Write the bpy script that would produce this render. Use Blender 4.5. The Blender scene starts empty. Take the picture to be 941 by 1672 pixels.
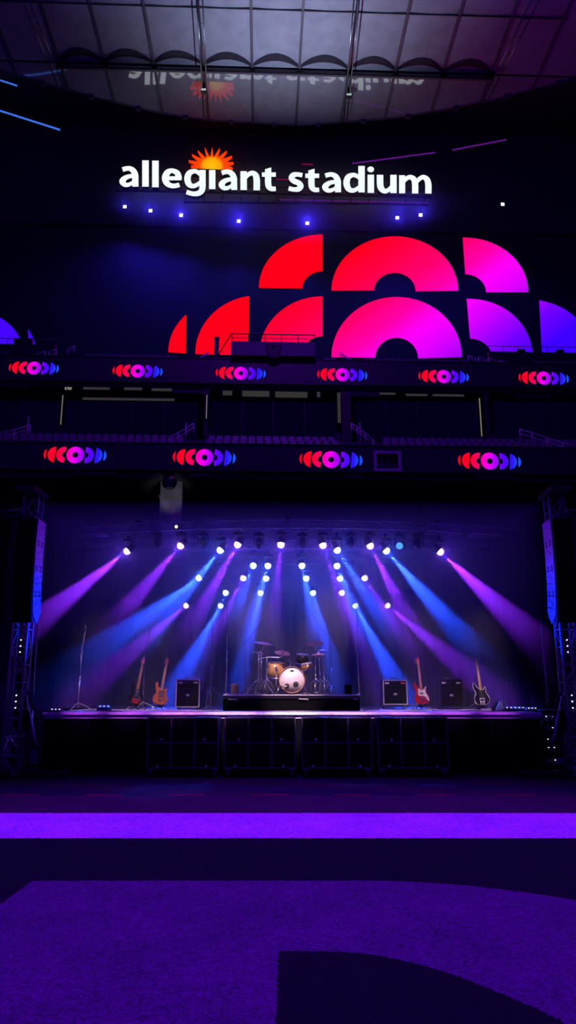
import bpy, math, random
from mathutils import Vector, Matrix, Quaternion
random.seed(7)
PI = math.pi
R = math.radians
scene = bpy.context.scene
COL = scene.collection

# ------------------------------------------------------------------ camera
FPX, CX, CY = 1207.0, 470.5, 836.0
TH = R(13.7)
CAM_H = 1.6
cs, sn = math.cos(TH), math.sin(TH)
cam = bpy.data.cameras.new('camera')
cam.sensor_fit = 'VERTICAL'
cam.sensor_height = 24.0
cam.lens = FPX * 24.0 / 1672.0
cam.clip_end = 500
cam.clip_start = 0.05
camo = bpy.data.objects.new('camera', cam)
camo.location = (0, 0, CAM_H)
camo.rotation_euler = (PI / 2 + TH, 0, 0)
COL.objects.link(camo)
scene.camera = camo


def ray(px, py):
    d = (px - CX) / FPX
    e = (CY - py) / FPX
    return d, cs - e * sn, sn + e * cs


def W(px, py, Y):                     # point of the pixel ray at depth Y
    d, yd, zd = ray(px, py)
    t = Y / yd
    return Vector((d * t, Y, CAM_H + zd * t))


def WZ(px, py, z):                    # point of the pixel ray at height z
    d, yd, zd = ray(px, py)
    t = (z - CAM_H) / zd
    return Vector((d * t, yd * t, z))


KY = 0.035                            # the stadium is turned a little against the view
YAW = math.atan(KY)


def UZ(px, py, y0, depth=0.0):        # local (u, z) on a yawed vertical plane through (0, y0)
    d, yd, zd = ray(px, py)
    yy = y0 + depth / math.cos(YAW)
    t = yy / (yd - d * KY)
    X = d * t
    Yp = yd * t
    u = X * math.cos(YAW) + (Yp - y0) * math.sin(YAW)
    return u, CAM_H + zd * t


# ------------------------------------------------------------------ materials
def M(name, rgb, rough=0.6, metal=0.0, var=0.18, scale=12.0, bump=0.0, spec=0.5, coat=0.0):
    m = bpy.data.materials.new(name)
    m.use_nodes = True
    nt = m.node_tree
    b = nt.nodes['Principled BSDF']
    tc = nt.nodes.new('ShaderNodeTexCoord')
    nz = nt.nodes.new('ShaderNodeTexNoise')
    nz.inputs['Scale'].default_value = scale
    nz.inputs['Detail'].default_value = 4
    nt.links.new(tc.outputs['Object'], nz.inputs['Vector'])
    cr = nt.nodes.new('ShaderNodeValToRGB')
    lo = [c * (1 - var) for c in rgb]
    hi = [min(1, c * (1 + var)) for c in rgb]
    cr.color_ramp.elements[0].position = 0.3
    cr.color_ramp.elements[1].position = 0.7
    cr.color_ramp.elements[0].color = (*lo, 1)
    cr.color_ramp.elements[1].color = (*hi, 1)
    nt.links.new(nz.outputs['Fac'], cr.inputs['Fac'])
    nt.links.new(cr.outputs['Color'], b.inputs['Base Color'])
    b.inputs['Roughness'].default_value = rough
    b.inputs['Metallic'].default_value = metal
    b.inputs['Specular IOR Level'].default_value = spec
    if coat:
        b.inputs['Coat Weight'].default_value = coat
    if bump:
        bp = nt.nodes.new('ShaderNodeBump')
        bp.inputs['Strength'].default_value = bump
        bp.inputs['Distance'].default_value = 0.01
        nt.links.new(nz.outputs['Fac'], bp.inputs['Height'])
        nt.links.new(bp.outputs['Normal'], b.inputs['Normal'])
    return m


def E(name, rgb, strength=1.0, sampling=None):
    m = bpy.data.materials.new(name)
    m.use_nodes = True
    nt = m.node_tree
    nt.nodes.clear()
    o = nt.nodes.new('ShaderNodeOutputMaterial')
    e = nt.nodes.new('ShaderNodeEmission')
    e.inputs['Color'].default_value = (*rgb, 1)
    e.inputs['Strength'].default_value = strength
    nt.links.new(e.outputs[0], o.inputs['Surface'])
    if sampling:
        m.cycles.emission_sampling = sampling
    return m


def lin(r, g, b):
    f = lambda c: (c / 255 / 12.92) if c <= 10 else ((c / 255 + 0.055) / 1.055) ** 2.4
    return f(r), f(g), f(b)


def E_ramp(name, stops, x0, x1, ky=0.0, strength=1.0, z0=0.0):
    """screen picture: a colour gradient along x (+ky*(z-z0)) in object space"""
    m = E(name, (1, 1, 1), strength)
    nt = m.node_tree
    e = [n for n in nt.nodes if n.type == 'EMISSION'][0]
    tc = nt.nodes.new('ShaderNodeTexCoord')
    sx = nt.nodes.new('ShaderNodeSeparateXYZ')
    nt.links.new(tc.outputs['Object'], sx.inputs[0])
    m1 = nt.nodes.new('ShaderNodeMath'); m1.operation = 'MULTIPLY_ADD'
    nt.links.new(sx.outputs['Z'], m1.inputs[0]); m1.inputs[1].default_value = ky
    nt.links.new(sx.outputs['X'], m1.inputs[2])
    mr = nt.nodes.new('ShaderNodeMapRange')
    nt.links.new(m1.outputs[0], mr.inputs['Value'])
    mr.inputs['From Min'].default_value = x0 + ky * z0
    mr.inputs['From Max'].default_value = x1 + ky * z0
    cr = nt.nodes.new('ShaderNodeValToRGB')
    el = cr.color_ramp.elements
    while len(el) > 1:
        el.remove(el[-1])
    for i, (p, c) in enumerate(stops):
        k = el[0] if i == 0 else el.new(p)
        k.position = p
        k.color = (*lin(*c), 1)
    nt.links.new(mr.outputs[0], cr.inputs['Fac'])
    nt.links.new(cr.outputs['Color'], e.inputs['Color'])
    return m


MT = {}
MT['black'] = M('black_paint', (0.012, 0.012, 0.014), 0.55)
MT['black_cloth'] = M('black_serge', (0.004, 0.004, 0.006), 0.95, var=0.3, scale=40, bump=0.3, spec=0.1)
MT['black_gloss'] = M('black_lacquer', (0.008, 0.008, 0.01), 0.15, coat=0.8)
MT['black_metal'] = M('black_steel', (0.03, 0.03, 0.035), 0.42, 0.6)
MT['truss'] = M('black_truss', (0.34, 0.33, 0.36), 0.4, 0.25)
MT['stand_metal'] = M('stand_metal', (0.42, 0.34, 0.38), 0.3, 0.3)
MT['chrome'] = M('chrome', (0.75, 0.75, 0.78), 0.18, 1.0, var=0.05)
MT['steel'] = M('steel', (0.45, 0.45, 0.48), 0.3, 1.0)
MT['deck'] = M('stage_deck', (0.55, 0.53, 0.55), 0.45, scale=3)
MT['deck_edge'] = M('stage_edge', (0.75, 0.72, 0.74), 0.4)
MT['grille'] = M('grille_cloth', (0.005, 0.005, 0.007), 0.95, scale=160, bump=0.15, spec=0.08)
MT['piping'] = M('silver_piping', (0.42, 0.38, 0.42), 0.4)
MT['white'] = M('white_paint', (0.8, 0.78, 0.78), 0.4)
MT['pearl'] = M('white_pearl', (0.66, 0.6, 0.62), 0.35)
MT['gold'] = M('gold_sparkle', (0.92, 0.50, 0.17), 0.25, 0.3, scale=90, var=0.3, coat=0.5)
MT['brass_pink_lit'] = M('cymbal_bronze_pink_lit', (0.8, 0.4, 0.6), 0.32, 0.5, scale=40)  # light of the pink lamp put into the bronze colour
MT['maple'] = M('maple', (0.75, 0.42, 0.2), 0.4, scale=30)
MT['rosewood'] = M('rosewood', (0.30, 0.12, 0.07), 0.45, scale=40)
MT['rose_neck'] = M('pale_rosewood', (0.42, 0.20, 0.14), 0.45, scale=40)
MT['red'] = M('red_lacquer', (0.30, 0.012, 0.02), 0.22, coat=0.6)
MT['amber'] = M('amber_wood', (0.34, 0.095, 0.03), 0.25, scale=18, var=0.3, coat=0.6)
MT['amber_rim'] = M('reddish_rim', (0.30, 0.04, 0.03), 0.25, coat=0.6)
MT['tortoise'] = M('tortoise', (0.16, 0.06, 0.04), 0.3, scale=60, var=0.6)
MT['head_red'] = M('headstock_red', (0.75, 0.12, 0.12), 0.4)
MT['head_pink_lit'] = M('headstock_pink_lit', (0.8, 0.13, 0.3), 0.4)  # pink stage light put into the headstock colour
MT['concrete'] = M('dark_concrete', (0.06, 0.06, 0.08), 0.85, scale=2)
MT['concrete2'] = M('grey_concrete', (0.22, 0.21, 0.2), 0.85, scale=1.2, var=0.3)
MT['fascia'] = M('fascia_panel', (0.010, 0.010, 0.018), 0.45, scale=1)
MT['screen'] = M('dark_screen', (0.02, 0.018, 0.035), 0.5, scale=0.4, var=0.1)
MT['seat'] = M('seat_plastic', (0.13, 0.11, 0.15), 0.45)
MT['rail'] = M('handrail', (0.75, 0.5, 0.65), 0.5, 0.0)  # pink light of the big screen put into the rail colour
MT['glass_dark'] = M('dark_glazing', (0.006, 0.006, 0.01), 0.12)
MT['side_plate'] = M('side_plate', (0.2, 0.2, 0.22), 0.45, scale=6)
MT['cable'] = M('cable_rubber', (0.05, 0.045, 0.06), 0.5)
MT['cable_red'] = M('red_cable', (0.5, 0.04, 0.06), 0.5)
MT['rubber'] = M('rubber', (0.015, 0.015, 0.015), 0.8)
MT['lamp_body'] = M('lamp_housing', (0.035, 0.035, 0.045), 0.35)
MT['return'] = M('letter_return', (0.05, 0.045, 0.06), 0.4)
MT['catwalk'] = M('roof_steel', (0.16, 0.16, 0.2), 0.5, 0.3)
MT['seam_shade'] = M('roof_seam', (0.03, 0.03, 0.045), 0.6)  # roof seam, also used for the shade drawn at the pillow ends
MT['lens_pink'] = E('lens_pink', (1.0, 0.5, 1.0), 6.5, 'NONE')
MT['lens_blue'] = E('lens_blue', (0.5, 0.8, 1.0), 6.5, 'NONE')
MT['lens_white'] = E('lens_white', (1, 0.95, 0.85), 3)
MT['led_white'] = E('sign_face', (0.86, 0.96, 1.0), 1.12)
MT['small_led'] = E('indicator', (0.9, 0.85, 1.0), 2.0)
MT['strip_dim'] = E('dim_strip', (0.5, 0.45, 0.42), 0.07)
MT['strip_warm'] = E('warm_strip', (0.9, 0.8, 0.6), 0.22)
MT['blue_bar'] = E('blue_bar', (0.06, 0.2, 1.0), 0.8)
MT['violet_bar'] = E('violet_bar', (0.25, 0.015, 0.5), 0.5)
MT['magenta_bar'] = E('magenta_bar', (0.5, 0.0, 0.12), 0.5)


# ------------------------------------------------------------------ mesh builder
class MB:
    def __init__(self):
        self.v, self.f, self.mi, self.sm = [], [], [], []
        self.cm = 0

    def _add(self, vs, fs, smooth=False, mi=None):
        b = len(self.v)
        self.v.extend(Vector(p) for p in vs)
        for f in fs:
            self.f.append([b + i for i in f])
            self.mi.append(self.cm if mi is None else mi)
            self.sm.append(smooth)
        return self

    def box(self, c, s, rot=None, mi=None, bev=0.0):
        x, y, z = s[0] / 2, s[1] / 2, s[2] / 2
        if bev and min(x, y, z) > bev * 1.2:
            vs, idx = [], {}
            for sx in (-1, 1):
                for sy in (-1, 1):
                    for sz in (-1, 1):
                        for ax in range(3):
                            p = [sx * (x - bev), sy * (y - bev), sz * (z - bev)]
                            p[ax] = (sx * x, sy * y, sz * z)[ax]
                            idx[(sx, sy, sz, ax)] = len(vs)
                            vs.append(p)
            fs = []
            g = lambda a, b, c_, ax: idx[(a, b, c_, ax)]
            for s_ in (-1, 1):
                q = [g(s_, -1, -1, 0), g(s_, 1, -1, 0), g(s_, 1, 1, 0), g(s_, -1, 1, 0)]
                fs.append(q if s_ > 0 else q[::-1])
                q = [g(-1, s_, -1, 1), g(-1, s_, 1, 1), g(1, s_, 1, 1), g(1, s_, -1, 1)]
                fs.append(q if s_ > 0 else q[::-1])
                q = [g(-1, -1, s_, 2), g(1, -1, s_, 2), g(1, 1, s_, 2), g(-1, 1, s_, 2)]
                fs.append(q if s_ > 0 else q[::-1])
            for a in (-1, 1):
                for b in (-1, 1):
                    fs.append([g(a, b, -1, 0), g(a, b, 1, 0), g(a, b, 1, 1), g(a, b, -1, 1)])
                    fs.append([g(a, -1, b, 0), g(a, 1, b, 0), g(a, 1, b, 2), g(a, -1, b, 2)])
                    fs.append([g(-1, a, b, 1), g(1, a, b, 1), g(1, a, b, 2), g(-1, a, b, 2)])
                    for c_ in (-1, 1):
                        fs.append([g(a, b, c_, 0), g(a, b, c_, 1), g(a, b, c_, 2)])
        else:
            vs = [(-x, -y, -z), (x, -y, -z), (x, y, -z), (-x, y, -z), (-x, -y, z), (x, -y, z), (x, y, z), (-x, y, z)]
            fs = [(0, 3, 2, 1), (4, 5, 6, 7), (0, 1, 5, 4), (1, 2, 6, 5), (2, 3, 7, 6), (3, 0, 4, 7)]
        vs = [Vector(p) for p in vs]
        if rot is not None:
            vs = [rot @ p for p in vs]
        c = Vector(c)
        return self._add([p + c for p in vs], fs, mi=mi)

    def tube(self, pts, r, n=8, mi=None, caps=True):
        pts = [Vector(p) for p in pts]
        rs = r if isinstance(r, (list, tuple)) else [r] * len(pts)
        vs, fs = [], []
        prev = None
        for i, p in enumerate(pts):
            a = pts[max(0, i - 1)]
            b = pts[min(len(pts) - 1, i + 1)]
            t = (b - a)
            t = t.normalized() if t.length > 1e-9 else Vector((0, 0, 1))
            if prev is None:
                u = t.orthogonal().normalized()
            else:
                u = (prev - t * prev.dot(t))
                u = u.normalized() if u.length > 1e-6 else t.orthogonal().normalized()
            prev = u
            w = t.cross(u)
            for k in range(n):
                an = 2 * PI * k / n
                vs.append(p + (u * math.cos(an) + w * math.sin(an)) * rs[i])
        m = len(pts)
        for i in range(m - 1):
            for k in range(n):
                k2 = (k + 1) % n
                fs.append((i * n + k, i * n + k2, (i + 1) * n + k2, (i + 1) * n + k))
        self._add(vs, fs, smooth=True, mi=mi)
        if caps:
            b = len(self.v) - len(vs)
            self.f.append([b + k for k in range(n)][::-1]); self.mi.append(self.cm if mi is None else mi); self.sm.append(False)
            self.f.append([b + (m - 1) * n + k for k in range(n)]); self.mi.append(self.cm if mi is None else mi); self.sm.append(False)
        return self

    def lathe(self, prof, n=32, mat=None, mi=None, smooth=True):
        """prof: (radius, height) about local z, then transformed by mat"""
        vs, fs = [], []
        rings = []
        for (r, h) in prof:
            if r < 1e-6:
                rings.append([len(vs)])
                vs.append(Vector((0, 0, h)))
            else:
                st = len(vs)
                for k in range(n):
                    a = 2 * PI * k / n
                    vs.append(Vector((r * math.cos(a), r * math.sin(a), h)))
                rings.append(list(range(st, st + n)))
        for A, B in zip(rings, rings[1:]):
            for k in range(n):
                k2 = (k + 1) % n
                if len(A) == 1 and len(B) == 1:
                    continue
                if len(A) == 1:
                    fs.append((A[0], B[k2], B[k])[::-1])
                elif len(B) == 1:
                    fs.append((A[k], A[k2], B[0]))
                else:
                    fs.append((A[k], A[k2], B[k2], B[k]))
        if mat is not None:
            vs = [mat @ p for p in vs]
        return self._add(vs, fs, smooth=smooth, mi=mi)

    def prism(self, outline, y0, y1, mat=None, mi=None, bev=0.0, side_mi=None):
        """outline in the local x-z plane, extruded along y from y0 (front) to y1"""
        n = len(outline)
        rings = []
        if bev:
            cx = sum(p[0] for p in outline) / n
            cz = sum(p[1] for p in outline) / n
            sh = []
            for i in range(n):
                a, b = outline[i - 1], outline[(i + 1) % n]
                tx, tz = b[0] - a[0], b[1] - a[1]
                L = math.hypot(tx, tz) or 1
                sh.append((outline[i][0] - tz / L * bev * SGN(outline), outline[i][1] + tx / L * bev * SGN(outline)))
            rings = [(sh, y0), (outline, y0 + bev), (outline, y1 - bev), (sh, y1)]
        else:
            rings = [(outline, y0), (outline, y1)]
        vs = []
        for ol, y in rings:
            vs += [Vector((p[0], y, p[1])) for p in ol]
        fs = [list(range(n))]
        mis = [mi]
        for k in range(len(rings) - 1):
            for i in range(n):
                j = (i + 1) % n
                fs.append([k * n + i, (k + 1) * n + i, (k + 1) * n + j, k * n + j])
        fs.append([(len(rings) - 1) * n + i for i in range(n)][::-1])
        if mat is not None:
            vs = [mat @ p for p in vs]
        b = len(self.f)
        self._add(vs, fs, mi=mi)
        if side_mi is not None:
            for q in range(b + 1, len(self.f)):
                self.mi[q] = side_mi
        return self

    def quad(self, a, b, c, d, mi=None):
        return self._add([a, b, c, d], [(0, 1, 2, 3)], mi=mi)

    def grid(self, fn, nu, nv, mi=None, smooth=True):
        vs = [fn(i / nu, j / nv) for j in range(nv + 1) for i in range(nu + 1)]
        fs = [(j * (nu + 1) + i, j * (nu + 1) + i + 1, (j + 1) * (nu + 1) + i + 1, (j + 1) * (nu + 1) + i)
              for j in range(nv) for i in range(nu)]
        return self._add(vs, fs, smooth=smooth, mi=mi)

    def mesh(self, name, mats):
        me = bpy.data.meshes.new(name)
        me.from_pydata([tuple(p) for p in self.v], [], self.f)
        for m in (mats if isinstance(mats, (list, tuple)) else [mats]):
            me.materials.append(m)
        me.polygons.foreach_set('material_index', self.mi)
        me.polygons.foreach_set('use_smooth', self.sm)
        me.update()
        return me


def SGN(ol):
    a = 0
    for i in range(len(ol)):
        x0, z0 = ol[i - 1]
        x1, z1 = ol[i]
        a += x0 * z1 - x1 * z0
    return 1 if a > 0 else -1


def obj(name, mb, mats, parent=None, label=None):
    me = mb.mesh(name, mats) if isinstance(mb, MB) else mb
    o = bpy.data.objects.new(name, me)
    COL.objects.link(o)
    if parent is not None:
        o.parent = parent
    if label:
        o['label'] = label
    return o


def tag(o, label, cat, group=None, kind=None):
    o['label'] = label
    o['category'] = cat
    if group:
        o['group'] = group
    if kind:
        o['kind'] = kind
    return o


def thing(name, label, cat, loc=(0, 0, 0), rotz=0.0, group=None):
    o = bpy.data.objects.new(name, None)
    o.empty_display_size = 0.1
    COL.objects.link(o)
    o.location = loc
    o.rotation_euler = (0, 0, rotz)
    return tag(o, label, cat, group)


def struct(name, mb, mats, loc=(0, 0, 0), rotz=0.0, label=None):
    o = obj(name, mb, mats)
    o.location = loc
    o.rotation_euler = (0, 0, rotz)
    o['kind'] = 'structure'
    if label:
        o['label'] = label
    return o


CH = {}


def copy_tree(o, parent=None):
    c = o.copy()
    COL.objects.link(c)
    if parent is not None:
        c.parent = parent
    for ch in [x for x in bpy.data.objects if x.parent == o]:
        copy_tree(ch, c)
    return c


def catmull(pts, per=5, closed=True):
    out = []
    n = len(pts)
    rng = range(n) if closed else range(n - 1)
    for i in rng:
        if closed:
            p0, p1, p2, p3 = pts[i - 1], pts[i], pts[(i + 1) % n], pts[(i + 2) % n]
        else:
            p0, p1, p2, p3 = pts[max(0, i - 1)], pts[i], pts[i + 1], pts[min(n - 1, i + 2)]
        for k in range(per):
            t = k / per
            out.append(tuple(0.5 * (2 * p1[j] + (p2[j] - p0[j]) * t + (2 * p0[j] - 5 * p1[j] + 4 * p2[j] - p3[j]) * t * t +
                                    (-p0[j] + 3 * p1[j] - 3 * p2[j] + p3[j]) * t ** 3) for j in range(len(p1))))
    if not closed:
        out.append(tuple(pts[-1]))
    return out


def look(d):
    """rotation that turns local -Z onto direction d"""
    return Vector(d).normalized().to_track_quat('-Z', 'Y')


def lamp(name, kind, loc, energy, color, aim=None, size=None, blend=0.3, radius=0.05):
    l = bpy.data.lights.new(name, kind)
    l.energy = energy
    l.color = color
    l.shadow_soft_size = radius
    if kind == 'SPOT':
        l.spot_size = size
        l.spot_blend = blend
    o = bpy.data.objects.new(name, l)
    o.location = loc
    if aim is not None:
        o.rotation_mode = 'QUATERNION'
        o.rotation_quaternion = look(Vector(aim) - Vector(loc))
    COL.objects.link(o)
    return o


STAGE_Z = 1.2
STAGE_Y = 15.6
RISER_Z = STAGE_Z + 0.34

# ================================================================== FIELD
def build_floor():
    y_band0 = WZ(470, 1299, 0).y
    y_w1 = WZ(470, 1327.5, 0).y
    y_w0 = WZ(470, 1368.5, 0).y
    y_top = WZ(300, 1438, 0).y
    m = bpy.data.materials.new('field_turf')
    m.use_nodes = True
    nt = m.node_tree
    bs = nt.nodes['Principled BSDF']
    bs.inputs['Roughness'].default_value = 0.95
    bs.inputs['Specular IOR Level'].default_value = 0.15
    N = nt.nodes.new
    L = nt.links.new
    tc = N('ShaderNodeTexCoord')
    # ragged edges where the pile of one colour meets another
    nz = N('ShaderNodeTexNoise'); nz.inputs['Scale'].default_value = 38; nz.inputs['Detail'].default_value = 3
    L(tc.outputs['Object'], nz.inputs['Vector'])
    sub = N('ShaderNodeVectorMath'); sub.operation = 'SUBTRACT'
    L(nz.outputs['Color'], sub.inputs[0]); sub.inputs[1].default_value = (0.5, 0.5, 0.5)
    sc = N('ShaderNodeVectorMath'); sc.operation = 'SCALE'; sc.inputs['Scale'].default_value = 0.06
    L(sub.outputs[0], sc.inputs[0])
    add = N('ShaderNodeVectorMath'); add.operation = 'ADD'
    L(tc.outputs['Object'], add.inputs[0]); L(sc.outputs[0], add.inputs[1])
    sep = N('ShaderNodeSeparateXYZ'); L(add.outputs[0], sep.inputs[0])
    X, Y = sep.outputs['X'], sep.outputs['Y']

    def mt(op, a, b=None):
        n = N('ShaderNodeMath'); n.operation = op
        for i, q in enumerate((a, b)):
            if q is None:
                continue
            if isinstance(q, (int, float)):
                n.inputs[i].default_value = q
            else:
                L(q, n.inputs[i])
        return n.outputs[0]

    def band(v, lo, hi):
        return mt('MULTIPLY', mt('GREATER_THAN', v, lo), mt('LESS_THAN', v, hi))

    # outer edge of the big letter: straight top, then an elliptic shoulder; inner bowl the same
    def bowl(xl, x0, yt, xr_pt):
        # ellipse with centre (x0, yt-b); passes xr_pt
        a = 5.6
        return None
    # outer
    p1 = WZ(600, 1440, 0); p2 = WZ(941, 1470, 0)
    # choose a = 9 and solve b with  ((p2.x-x0)/a)^2 + ((p2.y-yc)/b)^2 = 1, yc = y_top - b
    def solve_b(x0, yt, q, a):
        k = 1 - ((q.x - x0) / a) ** 2
        lo_, hi_ = 0.01, 60
        # (yt - b - q.y) -> (q.y - yt + b)/b = sqrt(k)
        return (yt - q.y) / (1 - math.sqrt(k))
    x0o = p1.x; ao = 5.2
    bo = solve_b(x0o, y_top, p2, ao)
    t1 = WZ(455, 1553, 0); t2 = WZ(560, 1555, 0); t3 = WZ(800, 1614, 0)
    yti = t1.y
    x0i = WZ(530, 1553, 0).x; ai = 2.35
    bi = solve_b(x0i, yti, t3, ai)

    def shape(x0, yt, a, b):
        dx = mt('MAXIMUM', mt('SUBTRACT', X, x0), 0.0)
        ex = mt('POWER', mt('DIVIDE', dx, a), 2.0)
        dy = mt('MAXIMUM', mt('SUBTRACT', Y, yt - b), 0.0)
        ey = mt('POWER', mt('DIVIDE', dy, b), 2.0)
        return mt('LESS_THAN', mt('ADD', ex, ey), 1.0)
    outer = shape(x0o, y_top, ao, bo)
    c1 = WZ(52, 1438.5, 0); c2 = WZ(0, 1477, 0)
    # chamfered corner: keep the side towards +x
    nx, ny = (c1.y - c2.y), -(c1.x - c2.x)
    ch = mt('GREATER_THAN', mt('ADD', mt('MULTIPLY', X, nx), mt('MULTIPLY', Y, ny)), nx * c1.x + ny * c1.y)
    inner = mt('MULTIPLY', shape(x0i, yti, ai, bi), mt('GREATER_THAN', X, t1.x))
    letter = mt('MULTIPLY', mt('MULTIPLY', outer, ch), mt('SUBTRACT', 1.0, inner))
    white = band(Y, y_w0, y_w1)
    dim = band(Y, y_w1 + 0.04, y_band0)
    sepo = N('ShaderNodeSeparateXYZ'); L(tc.outputs['Object'], sepo.inputs[0])
    yl = WZ(470, 1297.5, 0).y
    dash = mt('MULTIPLY', band(sepo.outputs['Y'], yl - 0.03, yl + 0.03),
              mt('GREATER_THAN', mt('FRACT', mt('MULTIPLY', sepo.outputs['X'], 0.75)), 0.55))

    def mix(fac, a, b):
        n = N('ShaderNodeMix'); n.data_type = 'RGBA'
        L(fac, n.inputs['Factor'])
        for nm, q in (('A', a), ('B', b)):
            s_ = [i for i in n.inputs if i.name == nm and i.type == 'RGBA'][0]
            if isinstance(q, tuple):
                s_.default_value = (*q, 1)
            else:
                L(q, s_)
        return [o for o in n.outputs if o.type == 'RGBA'][0]
    c = mix(dim, (0.007, 0.007, 0.009), (0.06, 0.04, 0.042))
    far = mt('GREATER_THAN', sepo.outputs['Y'], y_band0)
    # mats in front of the stage, in broad panels
    vor = mt('GREATER_THAN', mt('FRACT', mt('ADD', mt('MULTIPLY', sepo.outputs['X'], 0.22), mt('MULTIPLY', sepo.outputs['Y'], 0.55))), 0.5)
    matc = mix(vor, (0.02, 0.022, 0.035), (0.04, 0.026, 0.03))
    c = mix(far, c, matc)
    c = mix(white, c, (0.80, 0.80, 0.80))
    c = mix(letter, c, (0.115, 0.115, 0.12))
    c = mix(dash, c, (0.5, 0.03, 0.03))
    # blade texture
    w1 = N('ShaderNodeTexNoise'); w1.inputs['Scale'].default_value = 19; w1.inputs['Detail'].default_value = 6; w1.inputs['Distortion'].default_value = 2.2
    L(tc.outputs['Object'], w1.inputs['Vector'])
    v1 = N('ShaderNodeTexVoronoi'); v1.inputs['Scale'].default_value = 60; v1.feature = 'DISTANCE_TO_EDGE'
    L(add.outputs[0], v1.inputs['Vector'])
    w2 = N('ShaderNodeTexNoise'); w2.inputs['Scale'].default_value = 1.4; w2.inputs['Detail'].default_value = 4
    L(tc.outputs['Object'], w2.inputs['Vector'])
    r1 = N('ShaderNodeMapRange'); L(w1.outputs['Fac'], r1.inputs['Value'])
    r1.inputs['From Min'].default_value = 0.3; r1.inputs['From Max'].default_value = 0.7
    r1.inputs['To Min'].default_value = 0.45; r1.inputs['To Max'].default_value = 1.6
    r2 = N('ShaderNodeMapRange'); L(w2.outputs['Fac'], r2.inputs['Value'])
    r2.inputs['From Min'].default_value = 0.3; r2.inputs['From Max'].default_value = 0.7
    r2.inputs['To Min'].default_value = 0.82; r2.inputs['To Max'].default_value = 1.12
    k = mt('MULTIPLY', r1.outputs[0], r2.outputs[0])
    vm = N('ShaderNodeVectorMath'); vm.operation = 'SCALE'
    L(c, vm.inputs[0]); L(k, vm.inputs['Scale'])
    L(vm.outputs[0], bs.inputs['Base Color'])
    h = mt('ADD', mt('MULTIPLY', w1.outputs['Fac'], 0.7), mt('MULTIPLY', v1.outputs['Distance'], 0.9))
    bp = N('ShaderNodeBump'); bp.inputs['Strength'].default_value = 0.9; bp.inputs['Distance'].default_value = 0.025
    L(h, bp.inputs['Height']); L(bp.outputs['Normal'], bs.inputs['Normal'])
    mb = MB()
    mb.quad((-60, -6, 0), (60, -6, 0), (60, 95, 0), (-60, 95, 0))
    struct('floor', mb, m)


build_floor()

# ================================================================== STADIUM SHELL
def plane_box(mb, u0, u1, d0, d1, z0, z1, mi=None):
    mb.box(((u0 + u1) / 2, (d0 + d1) / 2, (z0 + z1) / 2), (abs(u1 - u0), abs(d1 - d0), abs(z1 - z0)), mi=mi)


Y_LOW, Y_UP, Y_SCR, Y_SIGN = 46.0, 54.0, 80.0, 79.0
zl0 = UZ(470, 768, Y_LOW)[1]; zl1 = UZ(470, 727, Y_LOW)[1]
zu0 = UZ(470, 626, Y_UP)[1]; zu1 = UZ(470, 588, Y_UP)[1]
zs0 = UZ(470, 590, Y_SCR)[1]; zs1 = UZ(470, 376, Y_SCR)[1]
HALF = 34

# concourse wall under the lower tier, with shallow door and panel reveals
mb = MB(); plane_box(mb, -HALF, HALF, 8.0, 8.6, 0, zl0 + 3)
struct('wall_concourse', mb, MT['concrete'], (0, Y_LOW, 0), YAW)
mb = MB()
plane_box(mb, -HALF, HALF, 0.6, 8.6, zl0 - 0.45, zl0 - 0.05)
struct('ceiling_concourse', mb, MT['concrete'], (0, Y_LOW, 0), YAW)
for i, (a, b, t) in enumerate(((70, 130, 838), (140, 205, 832), (215, 250, 838), (315, 345, 832), (350, 440, 826), (520, 590, 826), (640, 735, 838), (745, 800, 832), (810, 880, 838))):
    u0, z1 = UZ(a, t, Y_LOW, 7.9); u1, _ = UZ(b, t, Y_LOW, 7.9)
    mb = MB()
    plane_box(mb, u0, u1, 7.9, 8.02, 0.5, z1)
    plane_box(mb, u0 - .12, u0, 7.84, 8.02, 0.5, z1 + .12)
    plane_box(mb, u1, u1 + .12, 7.84, 8.02, 0.5, z1 + .12)
    plane_box(mb, u0, u1, 7.84, 8.02, z1, z1 + .12)
    struct('door_%d' % (i + 1), mb, MT['fascia'], (0, Y_LOW, 0), YAW)
# pale pillar behind the stage truss
u0, _ = UZ(262, 800, Y_LOW, 1); u1, _ = UZ(298, 800, Y_LOW, 1)
mb = MB(); plane_box(mb, u0, u1, 1, 2.2, 0, zl0 - 0.5)
mb.box(((u0 + u1) / 2 - 0.3, 0.97, zl0 - 3.0), (0.05, 0.06, 3.2), Matrix.Rotation(R(-18), 3, 'Y'))
struct('trim_pillar', mb, MT['concrete2'], (0, Y_LOW, 0), YAW)
lp = W(289, 862, 44.0)
# lower tier: stepped floor
mb = MB()
ROWD, ROWH, ROWU = 0.85, 0.56, 0.62
for k in range(5):
    plane_box(mb, -HALF, HALF, 0.5 + ROWD * k, 9.0, zl1 - 0.6 + ROWH * k - .4, zl1 - 0.6 + ROWH * k)
struct('floor_lower_tier', mb, MT['concrete'], (0, Y_LOW, 0), YAW)
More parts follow.
